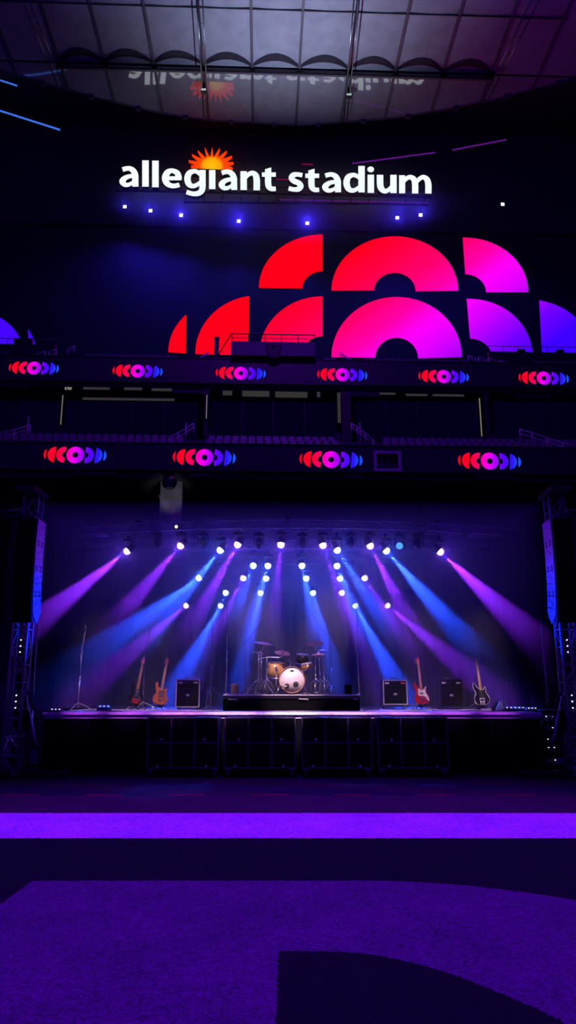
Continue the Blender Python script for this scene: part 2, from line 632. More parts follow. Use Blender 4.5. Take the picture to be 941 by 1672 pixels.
# suite level wall, columns
zsuite0 = zl1 + 1.0
mb = MB(); plane_box(mb, -HALF, HALF, 11, 11.5, zl0, zu0 + 2)
struct('wall_suite', mb, MT['concrete'], (0, Y_LOW, 0), YAW)
SUITES = ((-60, 95), (108, 322), (345, 548), (580, 783), (805, 1000))
for i, (a, b) in enumerate(SUITES):
    d = 7.0
    u0, zt = UZ(a, 655, Y_LOW, d); u1, zb = UZ(b, 703, Y_LOW, d)
    mb = MB()
    plane_box(mb, u0, u1, d, d + 0.15, zb - 1.0, zt)
    n = 4
    for k in range(1, n):
        uu = u0 + (u1 - u0) * k / n
        plane_box(mb, uu - .04, uu + .04, d - .05, d, zb - 1.0, zt, mi=1)
    struct('window_%d' % (i + 1), mb, [MT['glass_dark'], MT['fascia']], (0, Y_LOW, 0), YAW)
for i, (a, b) in enumerate(((97, 105), (326, 340), (551, 574), (786, 800))):
    u0, _ = UZ(a, 690, Y_LOW, 7.2); u1, _ = UZ(b, 690, Y_LOW, 7.2)
    mb = MB(); plane_box(mb, u0 + .35, u1, 7.25, 8.0, zl1, zu0 - .9)
    struct('trim_%d' % (i + 1), mb, MT['black'], (0, Y_LOW, 0), YAW)
# soffit over the suites (underside of the upper tier)
mb = MB()
plane_box(mb, -HALF, HALF, 0.3, 5.5, zu0 - 0.35, zu0 - 0.02)
struct('ceiling_upper_tier', mb, MT['concrete'], (0, Y_UP, 0), YAW)
# upper tier stepped floor
mb = MB()
for k in range(5):
    plane_box(mb, -HALF - 6, HALF + 6, 0.5 + ROWD * k, 6.0, zu1 - 0.7 + ROWU * k - .4, zu1 - 0.7 + ROWU * k)
plane_box(mb, -HALF - 6, HALF + 6, 6.0, 6.4, zu1 - 4, zu1 + 1.05)
struct('floor_upper_tier', mb, MT['concrete'], (0, Y_UP, 0), YAW)
# back wall round the screen
mb = MB(); plane_box(mb, -55, 55, 2.2, 2.7, 0, 76)
struct('wall_back', mb, MT['concrete'], (0, Y_SCR, 0), YAW)
mb = MB(); mb.box((-52, 45, 36), (0.5, 90, 78)); struct('wall_left', mb, MT['concrete'])
mb = MB(); mb.box((52, 45, 36), (0.5, 90, 78)); struct('wall_right', mb, MT['concrete'])

# ------------------------------------------------------------------ logos on the ribbon boards
LOGO_STOPS = [(0.0, (255, 0, 25)), (0.22, (255, 0, 50)), (0.33, (255, 0, 110)), (0.46, (255, 0, 235)), (0.56, (190, 0, 255)),
              (0.70, (95, 0, 255)), (0.86, (40, 20, 255)), (1.0, (20, 90, 255))]
MT['logo'] = E_ramp('ribbon_logo', LOGO_STOPS, -0.5, 0.5, ky=-0.12, strength=1.0)


def arc(cx, cz, rx, rz, a0, a1, n=24):
    return [(cx + rx * math.cos(R(a0 + (a1 - a0) * i / n)), cz + rz * math.sin(R(a0 + (a1 - a0) * i / n))) for i in range(n + 1)]


def logo_mesh():
    """seven-piece mark, 1 unit wide, about 0.28 high, from the zoomed photo (px / 770)"""
    mb = MB()
    k = 1 / 770.0
    c = 455.0

    def seg(ol):
        mb.prism([((x - c) * k, (135 - y) * k) for x, y in ol], -0.004, 0.0)

    def circ(cx, cy, r, a0, a1, n=20):
        return [(cx + r * math.cos(R(a0 + (a1 - a0) * i / n)), cy + r * math.sin(R(a0 + (a1 - a0) * i / n))) for i in range(n + 1)]
    # slivers
    seg(circ(165, 130, 97, 180 - 42, 180 + 46) + [(106, 62), (96, 194)][:0])
    # half disc left: straight right edge (217,27)-(196,237)
    seg([(217, 27), (196, 237)] + circ(222, 132, 106, 106, 254)[1:-1])
    # C
    seg([(340, 27)] + [(332, 96)] + circ(332, 133, 40, 270, 98, 14)[0:] + [(328, 170), (320, 237)] + circ(325, 132, 105, 96, 262)[1:-1])
    # ring
    o = circ(455, 134, 109, 0, 360, 48)[:-1]
    i_ = circ(455, 134, 37, 0, 360, 48)[:-1]
    for q in range(48):
        r2 = (q + 1) % 48
        a, b, c_, d = o[q], o[r2], i_[r2], i_[q]
        mb._add([((p[0] - c) * k, -0.004, (135 - p[1]) * k) for p in (a, b, c_, d)], [(0, 1, 2, 3)])
    # reversed C
    seg([(582, 30)] + circ(578, 135, 105, -86, 88)[1:-1] + [(572, 240), (575, 172)] + circ(578, 135, 38, 86, -84, 14) + [(579, 98)])
    # half disc right
    seg([(712, 34)] + circ(684, 137, 104, -70, 78)[0:] + [(693, 240)])
    # sliver right
    seg([(808, 70)] + circ(745, 140, 92, -46, 46)[1:-1] + [(800, 208)])
    return mb


LOGO_ME = None


def ribbon(name, label, y0, z0, z1, pxs, lw_px, group=None):
    global LOGO_ME
    t = thing(name, label, 'display', (0, y0, 0), YAW)
    mb = MB(); plane_box(mb, -HALF, HALF, 0.0, 0.42, z0, z1)
    obj('board', mb, MT['fascia'], t)
    mb = MB(); plane_box(mb, -HALF, HALF, -0.06, 0.0, z0 - .1, z0); plane_box(mb, -HALF, HALF, -0.06, 0.0, z1, z1 + .08)
    obj('edge_trim', mb, MT['black_metal'], t)
    if LOGO_ME is None:
        LOGO_ME = logo_mesh().mesh('logo', MT['logo'])
    for (px, py) in pxs:
        u, z = UZ(px, py, y0, -0.02)
        ua, _ = UZ(px - lw_px / 2, py, y0, -0.02); ub, _ = UZ(px + lw_px / 2, py, y0, -0.02)
        o = bpy.data.objects.new('logo', LOGO_ME); COL.objects.link(o); o.parent = t
        o.location = (u, -0.02, z)
        s = ub - ua
        o.scale = (s, 1, s * 0.98)
    return t


ribbon('ribbon_display', 'long dark ribbon screen with six small glowing logos on the front of the upper tier', Y_UP, zu0, zu1,
       [(55.5, 601), (225, 606), (393.5, 609.5), (559.5, 612), (725, 615), (888.5, 617.5)], 82)
ribbon('ribbon_display', 'long dark ribbon screen with four bigger glowing logos on the lower tier above the stage', Y_LOW, zl0, zl1,
       [(123, 743), (334, 747), (541, 750.5), (800, 753)], 103)

# open frame box hung on the lower ribbon
t = thing('camera_window', 'square pale framed opening on the lower ribbon, between two glowing logos', 'opening', (0, Y_LOW, 0), YAW)
u0, z1 = UZ(610, 737.5, Y_LOW, -.3); u1, z0 = UZ(655, 771, Y_LOW, -.3)
mb = MB()
w = 0.17
plane_box(mb, u0, u1, -.5, -.1, z1 - w, z1); plane_box(mb, u0, u1, -.5, -.1, z0, z0 + w)
plane_box(mb, u0, u0 + w, -.5, -.1, z0 + w, z1 - w); plane_box(mb, u1 - w, u1, -.5, -.1, z0 + w, z1 - w)
obj('border', mb, MT['piping'], t)
mb = MB(); plane_box(mb, u0 + w, u1 - w, -.14, -.1, z0 + w, z1 - w)
obj('recess_panel', mb, MT['black'], t)
mb = MB(); plane_box(mb, u0 + w + .2, u0 + w + .9, -.2, -.14, z0 + w, z0 + w + .8)
obj('shutter', mb, MT['fascia'], t)

# vent boxes under the ribbons
def under_box(px0, px1, py0, py1, y0, label):
    u0, z1 = UZ(px0, py0, y0); u1, z0 = UZ(px1, py1, y0)
    t = thing('vent_box', label, 'vent', (0, y0, 0), YAW, 'shallow boxes hung under the ribbon screens')
    mb = MB(); plane_box(mb, u0, u1, 0.1, 0.5, z0, z1); obj('casing', mb, MT['fascia'], t)
    mb = MB()
    for k in range(3):
        zz = z0 + (z1 - z0) * (k + .5) / 3
        plane_box(mb, u0 + .05, u1 - .05, .04, .1, zz - .05, zz + .03)
    plane_box(mb, u0, u1, .03, .1, z0 - .04, z0 + .02)
    obj('slats', mb, MT['black_metal'], t)


for a in ((-10, 47, 619, 627, 'dim slatted vent box under the upper ribbon, beneath its first logo'),
          (281, 340, 629, 637, 'dim slatted vent box under the upper ribbon, just before the third logo'),
          (563, 620, 633, 642, 'dim slatted vent box under the upper ribbon, below the fourth logo'),
          (844, 900, 637, 645, 'dim slatted vent box under the upper ribbon, beneath its last logo')):
    under_box(a[0], a[1], a[2] + 6, a[3] + 4, Y_UP, a[4])
for a in ((117, 187, 769, 771, 'shallow black panel box under the lower ribbon, below its first logo'),
          (312, 345, 771, 774, 'shallow black panel box under the lower ribbon, below its second logo'),
          (562, 594, 772, 776, 'shallow black panel box under the lower ribbon, below its third logo'),
          (775, 845, 774, 778, 'shallow black panel box under the lower ribbon, below its last logo')):
    under_box(a[0], a[1], a[2], a[3] + 4, Y_LOW, a[4])

# dim strip lights in the suites
def strip_light(px0, px1, py, h, mat, label, d=7.4, y0=Y_LOW):
    u0, z = UZ(px0, py, y0, d); u1, _ = UZ(px1, py, y0, d)
    _, zb = UZ(px0, py + h, y0, d)
    t = thing('ceiling_strip_light', label, 'light', (0, y0, 0), YAW, 'dim strips seen over the suite glazing')
    mb = MB(); plane_box(mb, u0 - .05, u1 + .05, d + .04, d + .3, zb - .05, z + .08); obj('housing', mb, MT['black_metal'], t)
    mb = MB(); plane_box(mb, u0, u1, d, d + .04, zb, z); obj('diffuser', mb, mat, t)


for i, (a, b, y, h, mt, lb) in enumerate((
        (106, 117, 632, 4, 'strip_warm', 'short warm lit strip over the first suite, next to its column'),
        (136, 179, 632, 3.5, 'strip_dim', 'dim grey lit strip over the suite below the first gap of the upper ribbon'),
        (203, 232, 632.5, 4, 'strip_dim', 'second dim grey lit strip along the same suite, under the second upper logo'),
        (248, 281, 634, 4, 'strip_dim', 'third dim grey lit strip of that suite, next to the vent box'),
        (135, 285, 649, 3.5, 'strip_dim', 'long dim strip along the top of the suite glass, below the second upper logo'),
        (364, 379, 638, 7, 'strip_dim', 'short grey lit pane over the suite under the third upper logo'),
        (396, 440, 638, 9, 'strip_dim', 'wide grey lit pane over the middle suite'),
        (450, 502, 639.5, 9, 'strip_dim', 'widest grey lit pane over the middle suite, nearest the fourth logo'),
        (518, 523, 640, 8, 'strip_dim', 'narrow grey lit slot over the middle suite'),
        (620, 646, 641, 3, 'strip_dim', 'first thin dim strip over the suite below the fifth upper logo'),
        (663, 698, 643, 3, 'strip_dim', 'second thin dim strip over the suite below the fifth upper logo'),
        (707, 758, 643.5, 3, 'strip_dim', 'third thin dim strip over the suite below the fifth upper logo'),
        (609, 768, 656, 5, 'strip_dim', 'long dim strip along the top of the suite glass, below the fifth upper logo'),
        (847, 941, 660, 4, 'strip_dim', 'long dim strip along the top of the suite glass, below the last upper logo'))):
    strip_light(a, b, y, h, MT[mt], lb)
for (px0, px1, y, y1, mt, lb) in ((102, 103.2, 645, 693, 'strip_warm', 'thin warm vertical gap light beside the column below the first upper logo'),
                                  (337.4, 338.6, 645, 683, 'strip_warm', 'thin warm vertical gap light beside the column below the third upper logo'),
                                  (551, 556, 641, 690, 'strip_dim', 'grey vertical gap light beside the column below the fourth upper logo'),
                                  (782.5, 784, 650, 712, 'strip_warm', 'thin warm vertical gap light beside the column near the fifth upper logo')):
    u0, zt = UZ(px0, y, Y_LOW, 6.9); u1, _ = UZ(px1, y, Y_LOW, 6.9); _, zb = UZ(px1, y1, Y_LOW, 6.9)
    t = thing('gap_light', lb, 'light', (0, Y_LOW, 0), YAW, 'vertical lights beside the suite columns')
    mb = MB(); plane_box(mb, u0, u1, 6.9, 6.95, zb, zt); obj('diffuser', mb, MT[mt], t)
    mb = MB(); plane_box(mb, u0 - .04, u1 + .04, 6.96, 7.2, zb - .05, zt + .05); obj('hanging_housing', mb, MT['black_metal'], t)

# ------------------------------------------------------------------ seats of the lower tier
def seat_mesh():
    mb = MB()
    rb = Matrix.Rotation(R(-12), 3, 'X')
    mb.box((0, 0.22, 0.62), (0.46, 0.05, 0.50), rb, bev=0.02)
    mb.box((0, 0.02, 0.40), (0.44, 0.38, 0.05), Matrix.Rotation(R(6), 3, 'X'), bev=0.015)
    mb.box((-0.235, 0.08, 0.30), (0.03, 0.30, 0.60), bev=0.008)
    mb.box((0.235, 0.08, 0.30), (0.03, 0.30, 0.60), bev=0.008)
    return mb.mesh('stadium_chair', MT['seat'])


SEAT_ME = seat_mesh()
BLOCKS = (('end block below the first upper logo', -12, 300), ('middle block between two handrails', 330, 566), ('block beyond the square framed opening', 625, 945))
cnt = 0
for bi, (bl, pa, pb) in enumerate(BLOCKS):
    for k in range(4):
        d = 0.5 + ROWD * k + 0.45
        z = zl1 - 0.6 + ROWH * k + 0.002
        u0, _ = UZ(pa + (k * 3 if bi == 1 else 0), 715, Y_LOW, d); u1, _ = UZ(pb - (k * 6 if bi == 1 else 0), 715, Y_LOW, d)
        n = int((u1 - u0) / 0.56)
        for i in range(n):
            u = u0 + 0.28 + i * (u1 - u0) / n
            o = bpy.data.objects.new('stadium_chair', SEAT_ME)
            COL.objects.link(o)
            o.location = (u * math.cos(YAW) - d * math.sin(YAW), Y_LOW + u * math.sin(YAW) + d * math.cos(YAW), z)
            o.rotation_euler = (0, 0, YAW)
            rn = ('front', 'second', 'third', 'fourth')[k]
            tag(o, 'dark stadium seat, %s row of the %s' % (rn, bl), 'seat', '%s row seats, %s' % (rn, bl))
            cnt += 1
# upper tier seats: far off, only dots
mb = MB()
for k in range(4):
    for i in range(118):
        u = -33 + i * 0.56
        d = 0.5 + ROWD * k + 0.45
        z = zu1 - 0.7 + ROWU * k
        if -9.3 < u < 3.2 or -23.4 < u < -17.2 or 4.2 < u < 6.6 or any(abs(u - q) < .9 for q in (16.5, 17.5, 18.5, 19.4, 20.4)):
            continue
        mb.box((u, d + .2, z + .62), (0.44, 0.06, 0.46)); mb.box((u, d, z + .40), (0.44, 0.36, 0.05))
o = obj('upper_tier_seating', mb, MT['seat']); o.location = (0, Y_UP, 0); o.rotation_euler = (0, 0, YAW)
tag(o, 'rows of tiny dark seats on the upper tier above the six-logo ribbon', 'seating', kind='stuff')

# ------------------------------------------------------------------ handrails of the tiers
def handrail(px_pts, y0, d, label, h_px=16, mat='rail', group='stair and edge handrails on the tiers'):
    t = thing('handrail', label, 'railing', (0, y0, 0), YAW, group)
    P = []
    for (x, y) in px_pts:
        u, z = UZ(x, y, y0, d); P.append((Vector((u, d, z))))
    H = UZ(px_pts[0][0], px_pts[0][1] - h_px, y0, d)[1] - UZ(px_pts[0][0], px_pts[0][1], y0, d)[1]
    mb = MB(); mb.tube([p + Vector((0, 0, H)) for p in P], .04, 6); obj('top_rail', mb, MT[mat], t)
    mb = MB(); mb.tube([p + Vector((0, 0, H * .55)) for p in P], .03, 6); obj('mid_rail', mb, MT[mat], t)
    for p in P:
        mb = MB(); mb.tube([p + Vector((0, 0, -.15)), p + Vector((0, 0, H))], .035, 6); obj('post', mb, MT[mat], t)
    return t


handrail([(44, 589), (55, 588)], Y_UP, 0.7, 'lowest stair rail frame beside the blue corner of the big screen', 8)
handrail([(61, 589), (73, 587)], Y_UP, 1.3, 'second stair rail frame from the blue corner of the big screen', 13)
handrail([(79, 589), (91, 586)], Y_UP, 2.0, 'third stair rail frame from the blue corner of the big screen', 15)
handrail([(110, 578), (121, 574)], Y_UP, 3.4, 'topmost stair rail frame near the blue corner of the big screen', 9)
handrail([(317, 597), (328, 589), (340, 581)], Y_UP, 0.9, 'pink-lit stair rail climbing towards the platform with the crest', 6)
handrail([(556, 582), (568, 590), (580, 598)], Y_UP, 0.9, 'pink-lit stair rail below the biggest lower screen shape', 6)
handrail([(765, 590), (777, 593)], Y_UP, 2.6, 'highest pink-lit stair rail frame below the violet screen shapes', 9)
handrail([(782, 592), (793, 595)], Y_UP, 2.0, 'second pink-lit stair rail frame below the violet screen shapes', 9)
handrail([(798, 595), (811, 599)], Y_UP, 1.5, 'third pink-lit stair rail frame below the violet screen shapes', 10)
handrail([(816, 599), (829, 602)], Y_UP, 1.0, 'fourth pink-lit stair rail frame below the violet screen shapes', 10)
handrail([(834, 604), (847, 607)], Y_UP, 0.7, 'lowest pink-lit stair rail frame below the violet screen shapes', 9)
handrail([(276, 730), (290, 722), (304, 714), (316, 706)], Y_LOW, 0.8, 'stair rail of the lower tier before its middle seat block', 15)
handrail([(574, 705), (584, 712), (597, 722), (610, 732)], Y_LOW, 0.5, 'stair rail of the lower tier above the square framed opening', 14)
handrail([(850, 716), (870, 722), (895, 730), (920, 738), (940, 744)], Y_LOW, 0.5, 'stair rail of the lower tier above its last logo', 15)
handrail([(-5, 722), (22, 716), (48, 708)], Y_LOW, 1.6, 'stair rail of the lower tier at its end above the speaker tower', 14)
for (x, y, lb) in ((304, 690, 'slim post standing at the end of the stair rail before the middle seat block'), (588, 690, 'slim post standing by the stair rail above the framed opening'), (47, 680, 'slim post standing at the end of the lower tier, below the first upper logo')):
    u, zt = UZ(x, y, Y_LOW, 4.2); _, zb = UZ(x, y + 22, Y_LOW, 4.2)
    t = thing('aisle_post', lb, 'post', (0, Y_LOW, 0), YAW, 'slim posts on the lower tier')
    zf = zl1 - 0.6 + ROWH * 4
    mb = MB(); mb.tube([(u, 4.2, zf), (u, 4.2, zt)], [.06, .03], 6); obj('pole', mb, MT['rail'], t)
    mb = MB(); mb.box((u, 4.2, zf + .02), (.3, .3, .04)); obj('base', mb, MT['rail'], t)

# ------------------------------------------------------------------ camera platform with the crest
t = thing('camera_platform', 'boxy dark balcony with a round crest and open railing, before the red screen shapes', 'balcony', (0, Y_UP, 0), YAW)
u0, z1 = UZ(378, 559, Y_UP, -.3); u1, z0 = UZ(515, 588, Y_UP, -.3)
z0 = zu1 + 0.12
mb = MB()
plane_box(mb, u0, u1, -.5, -.3, z0, z1)
plane_box(mb, u0, u0 + .15, -.3, 2.4, z0, z1); plane_box(mb, u1 - .15, u1, -.3, 2.4, z0, z1)
plane_box(mb, u0, u1, -.3, 2.4, z0, z0 + .15)
obj('body', mb, M('platform_panel', (0.05, 0.045, 0.07), 0.5, scale=1.5), t)
mb = MB()
_, zr = UZ(378, 546, Y_UP, -.3)
for k in range(6):
    uu = u0 + .05 + (u1 - u0 - .1) * k / 5
    mb.tube([(uu, -.4, z1), (uu, -.4, zr)], .035, 6)
mb.tube([(u0, -.4, zr), (u1, -.4, zr)], .045, 6)
mb.tube([(u0, -.4, (z1 + zr) / 2), (u1, -.4, (z1 + zr) / 2)], .025, 6)
mb.tube([(u0, -.4, zr), (u0 - .7, 1.2, zr - .3), (u0 - 1.5, 2.2, zr - 1.3)], .04, 6)
mb.tube([(u0 - 1.5, 2.2, zr - 2.2), (u0 - 1.5, 2.2, zr - 1.3)], .04, 6)
obj('railing', mb, MT['black_metal'], t)
cu, cz = UZ(447, 573, Y_UP, -.52)
S = 0.62
mb = MB()
sh = [(-1, .75), (-.55, .95), (0, .8), (.55, .95), (1, .75), (1.0, 0), (.7, -.7), (0, -1.05), (-.7, -.7), (-1, 0)]
sh2 = catmull(sh, 4)
mb.prism([(cu + x * S, cz + z * S) for x, z in sh2], -.54, -.50)
crest = obj('crest', mb, MT['black'], t, 'black shield crest')
mb = MB()
for i in range(len(sh2)):
    a, b = sh2[i], sh2[(i + 1) % len(sh2)]
    mb.tube([(cu + a[0] * S * .88, -.55, cz + a[1] * S * .88), (cu + b[0] * S * .88, -.55, cz + b[1] * S * .88)], .025, 5, caps=False)
for (x, z, w, h) in ((-.6, .05, .16, .5), (-.2, .05, .28, .12), (-.2, .25, .28, .1), (.15, .05, .12, .5), (.5, .05, .3, .12), (.5, -.18, .3, .12), (0, -.5, .7, .1)):
    mb.box((cu + x * S, -.55, cz + z * S), (w * S, .03, h * S))
obj('crest_marks', mb, MT['fascia'], crest)
mb = MB(); mb.lathe([(0, .05), (.25 * S, .05), (.25 * S, 0), (0, 0)][::-1], 20, Matrix.Translation((cu, -.54, cz + .62 * S)) @ Matrix.Rotation(R(90), 4, 'X'))
obj('crest_ball', mb, MT['black'], crest)
# dark case beside the platform
t = thing('floor_case', 'tall dark case silhouetted against the red shape beside the crest balcony', 'case', (0, Y_UP, 0), YAW)
u0, z1 = UZ(351, 555, Y_UP, 4.5); u1, _ = UZ(358, 555, Y_UP, 4.5)
zb = zu1 - 0.7 + ROWU * 4
mb = MB(); mb.box(((u0 + u1) / 2, 4.3, (zb + z1) / 2), (u1 - u0, .5, z1 - zb), bev=.03); obj('case_body', mb, MT['black'], t)
mb = MB(); mb.box(((u0 + u1) / 2, 4.3, z1 + .03), (u1 - u0 + .06, .56, .06)); obj('lid', mb, MT['black_metal'], t)

# press decks at the sides of the upper tier, with rails and equipment in silhouette
def deck(pa, pb, py, name, label):
    d = 5.0
    u0, z1 = UZ(pa, py, Y_UP, d); u1, z0 = UZ(pb, py + 12, Y_UP, d)
    t = thing(name, label, 'balcony', (0, Y_UP, 0), YAW)
    mb = MB(); plane_box(mb, u0, u1, d - .4, d - .1, z0 - .4, z1); obj('parapet', mb, MT['fascia'], t)
    mb = MB()
    _, zr = UZ(pa, py - 10, Y_UP, d)
    n = max(2, int((u1 - u0) / 1.2))
    for k in range(n + 1):
        uu = u0 + .03 + (u1 - u0 - .06) * k / n
        mb.tube([(uu, d - .25, z1), (uu, d - .25, zr)], .03, 5)
    mb.tube([(u0, d - .25, zr), (u1, d - .25, zr)], .035, 5)
    obj('railing', mb, MT['black_metal'], t)
    return u0, u1, z1, d


deck(-40, 92, 564, 'press_deck', 'dark railed balcony before the blue corner of the big screen')
deck(796, 990, 577, 'press_deck', 'dark railed balcony before the violet and blue shapes of the big screen')
for i, (pa, pb, pt, pbm, lb) in enumerate(((24, 42, 553.5, 564, 'low dark equipment box on the balcony before the blue corner'),
                                           (45.5, 52, 553.5, 564, 'narrow dark equipment box next to the sliver of blue'),
                                           (845, 858, 571, 578, 'low dark equipment box before the violet quarter ring'),
                                           (871, 880, 571, 578, 'dark equipment box on the balcony between the violet and blue shapes'),
                                           (908, 921, 572, 578, 'dark equipment box before the blue shape'))):
    u0, z1 = UZ(pa, pt, Y_UP, 5.3); u1, z0 = UZ(pb, pbm + 3, Y_UP, 5.3)
    t = thing('equipment_box', lb, 'box', (0, Y_UP, 0), YAW, 'equipment on the upper balconies')
    mb = MB(); mb.box(((u0 + u1) / 2, 5.35, (z0 + z1) / 2), (u1 - u0, .5, z1 - z0), bev=.03); obj('housing', mb, MT['fascia'], t)
    mb = MB(); mb.box(((u0 + u1) / 2, 5.35, z1 + .03), ((u1 - u0) * .5, .08, .06)); obj('mounting_handle', mb, MT['black_metal'], t)

# ================================================================== BIG SCREEN
scr = thing('video_screen', 'huge dark video screen glowing with red, magenta and violet ring pieces', 'screen', (0, Y_SCR, 0), YAW)
mb = MB(); plane_box(mb, -50, 50, 0.0, 0.9, zs0 - 2, zs1)
obj('panel', mb, MT['screen'], scr)
mb = MB(); plane_box(mb, -50, 50, -.15, 0.0, zs1, zs1 + .25); obj('edge_trim', mb, MT['fascia'], scr)
UA = UZ(300, 475, Y_SCR)[0]; UB = UZ(1000, 475, Y_SCR)[0]
ZREF = UZ(645, 475, Y_SCR)[1]
MT['pic'] = E_ramp('screen_picture', [(0.0, (255, 0, 22)), (0.27, (255, 0, 28)), (0.37, (255, 0, 66)), (0.49, (255, 0, 112)), (0.58, (255, 0, 170)), (0.66, (255, 0, 250)),
                                     (0.74, (225, 0, 255)), (0.83, (165, 0, 255)), (0.90, (115, 0, 255)), (1.0, (62, 0, 255))], UA, UB, ky=-1.25, z0=ZREF)
MT['pic_blue'] = E('screen_blue', lin(70, 5, 255), 1.0)
MT['pic_edge'] = E('screen_outline', lin(255, 140, 235), 0.55)


def scr_pts(px_pts):
    return [UZ(x, y, Y_SCR, -.03) for x, y in px_pts]


def el(cx, cy, rx, ry, a0, a1, n=36):   # pixel ellipse; angle measured from +x, upwards
    return [(cx + rx * math.cos(R(a0 + (a1 - a0) * i / n)), cy - ry * math.sin(R(a0 + (a1 - a0) * i / n))) for i in range(n + 1)]


def shape(ol, mat='pic'):
    mb = MB(); mb.prism(scr_pts(ol), -.05, -.01)
    obj('screen_shape', mb, MT[mat], scr)


def ang(cx, rx, x):
    return math.degrees(math.acos(max(-1, min(1, (x - cx) / rx))))


shape([(527, 383)] + el(527, 470, 104, 87, 90, 180) + [(494, 471)] + el(527, 471, 33, 28, 180, 90)[1:-1] + [(527, 443)])
shape(el(645, 474.5, 103.5, 88.5, 180, 0) + [(679, 475.5)] + el(645, 475.5, 34, 30, 0, 180)[1:-1] + [(611, 474)])
shape([(756, 388)] + el(758.5, 477, 104.5, 89, 90, 0)[1:] + [(794, 477)] + el(759, 477, 35, 29.5, 0, 88)[1:])
shape(el(378, 575, 103, 88, 180, ang(378, 103, 304)) + [(303.5, 577)])
shape(el(422, 578, 103, 95.5, 180, ang(422, 103, 407)) + [(406.5, 580)])
shape([(527, 484)] + el(527, 578, 103, 94, 90, 180) + [(494, 580)] + el(527, 580, 33, 31, 180, 90))
shape(el(648, 583, 106.5, 98, 180, 0) + [(683, 585)] + el(648, 585, 35, 33.5, 0, 180)[1:-1] + [(613, 584)])
shape([(762.5, 488)] + el(766, 582, 104, 94, 91, 0)[1:] + [(802, 584)] + el(768, 584, 36, 31, 0, 90))
q = ang(866, 104, 881.5)
shape([(881, 490)] + el(866, 585, 104, 95, q, 0)[1:] + [(886, 588)])
shape([(-60, 503)] + el(-65, 576, 103, 74, 85, 0)[1:] + [(-60, 578)], 'pic_blue')
shape([(46, 537)] + el(-44, 576, 103, 77, ang(-44, 103, 46), 0) + [(47, 578)], 'pic_blue')

# ================================================================== SIGN
sign = thing('stadium_sign', 'big white lit lettering reading allegiant stadium with an orange sunburst', 'sign', (0, Y_SIGN, 0), YAW)



# stroke paths of each letter: (x, y, width), traced in units of the zoomed lettering; 'R' rectangles, 'O' ovals
GL = {
    'a': [(28, 247, 213, 440), [('S', [(60, 276, 46), (95, 266, 44), (130, 266, 46), (162, 286, 54), (180, 325, 60), (182, 370, 60), (184, 440, 58)]),
                                ('S', [(178, 336, 36), (130, 340, 40), (86, 356, 48), (60, 388, 62), (78, 418, 46), (110, 422, 40), (145, 408, 34), (172, 385, 30)])]],
    'l': [(243, 187, 318, 440), [('R', 249, 187, 312, 440)]],
    'e': [(437, 262, 627, 455), [('S', [(598, 376, 56), (598, 340, 58), (580, 304, 52), (534, 286, 44), (492, 304, 58), (470, 356, 64), (488, 408, 56), (532, 431, 46), (575, 430, 44), (606, 420, 44)]), ('R', 472, 340, 626, 378)]],
    'g': [(652, 270, 858, 530), [('R', 798, 279, 858, 330), ('S', [(828, 290, 60), (828, 400, 60), (828, 440, 60), (818, 480, 56), (785, 503, 50), (735, 507, 44), (674, 490, 44)]),
                                 ('S', [(810, 325, 36), (772, 295, 40), (738, 292, 44), (700, 312, 56), (683, 362, 62), (698, 414, 56), (732, 433, 44), (770, 424, 40), (808, 396, 34)])]],
    'ı': [(123, 280, 188, 462), [('R', 126, 280, 187, 462)]],
    'n': [(428, 285, 615, 475), [('R', 428, 291, 490, 472), ('S', [(476, 352, 36), (506, 322, 42), (542, 309, 46), (572, 328, 56), (584, 372, 62), (584, 475, 62)])]],
    'm': [(483, 210, 795, 388), [('R', 483, 214, 541, 386), ('S', [(528, 272, 36), (556, 244, 40), (590, 232, 44), (624, 252, 54), (637, 300, 60), (637, 388, 60)]),
                                 ('S', [(650, 278, 36), (682, 246, 40), (716, 232, 44), (750, 254, 54), (764, 302, 60), (764, 388, 60)])]],
    'u': [(268, 210, 458, 388), [('R', 397, 210, 458, 384), ('S', [(299, 210, 62), (300, 300, 62), (312, 342, 58), (344, 365, 46), (382, 352, 40), (412, 318, 34)])]],
    't': [(635, 255, 768, 480), [('P', [(664, 272), (724, 255), (724, 320), (664, 320)]), ('S', [(694, 310, 60), (694, 400, 60), (702, 438, 56), (728, 458, 46), (768, 458, 42)]), ('R', 635, 302, 768, 344)]],
    's': [(122, 182, 272, 368), [('S', [(258, 212, 42), (214, 204, 42), (172, 210, 50), (154, 238, 54), (178, 266, 52), (222, 286, 52), (242, 314, 56), (222, 342, 50), (178, 347, 42), (127, 336, 44)])]],
    'd': [(653, 123, 858, 380), [('R', 796, 123, 857, 376), ('S', [(808, 240, 34), (772, 214, 40), (736, 211, 44), (698, 232, 56), (683, 284, 62), (698, 336, 56), (732, 358, 44), (770, 350, 40), (808, 322, 34)])]],
    'i': [(175, 128, 240, 382), [('R', 178, 206, 240, 382), ('O', 208, 155, 32, 28)]],
}


def ribbon_outline(path):
    pts = catmull([tuple(p) for p in path], 6, closed=False)
    Lh, Rh = [], []
    for i, (x, y, w_) in enumerate(pts):
        a = pts[max(0, i - 1)]; b = pts[min(len(pts) - 1, i + 1)]
        tx, ty = b[0] - a[0], b[1] - a[1]
        l_ = math.hypot(tx, ty) or 1
        nx, ny = -ty / l_, tx / l_
        Lh.append((x + nx * w_ / 2, y + ny * w_ / 2)); Rh.append((x - nx * w_ / 2, y - ny * w_ / 2))
    return Lh, Rh


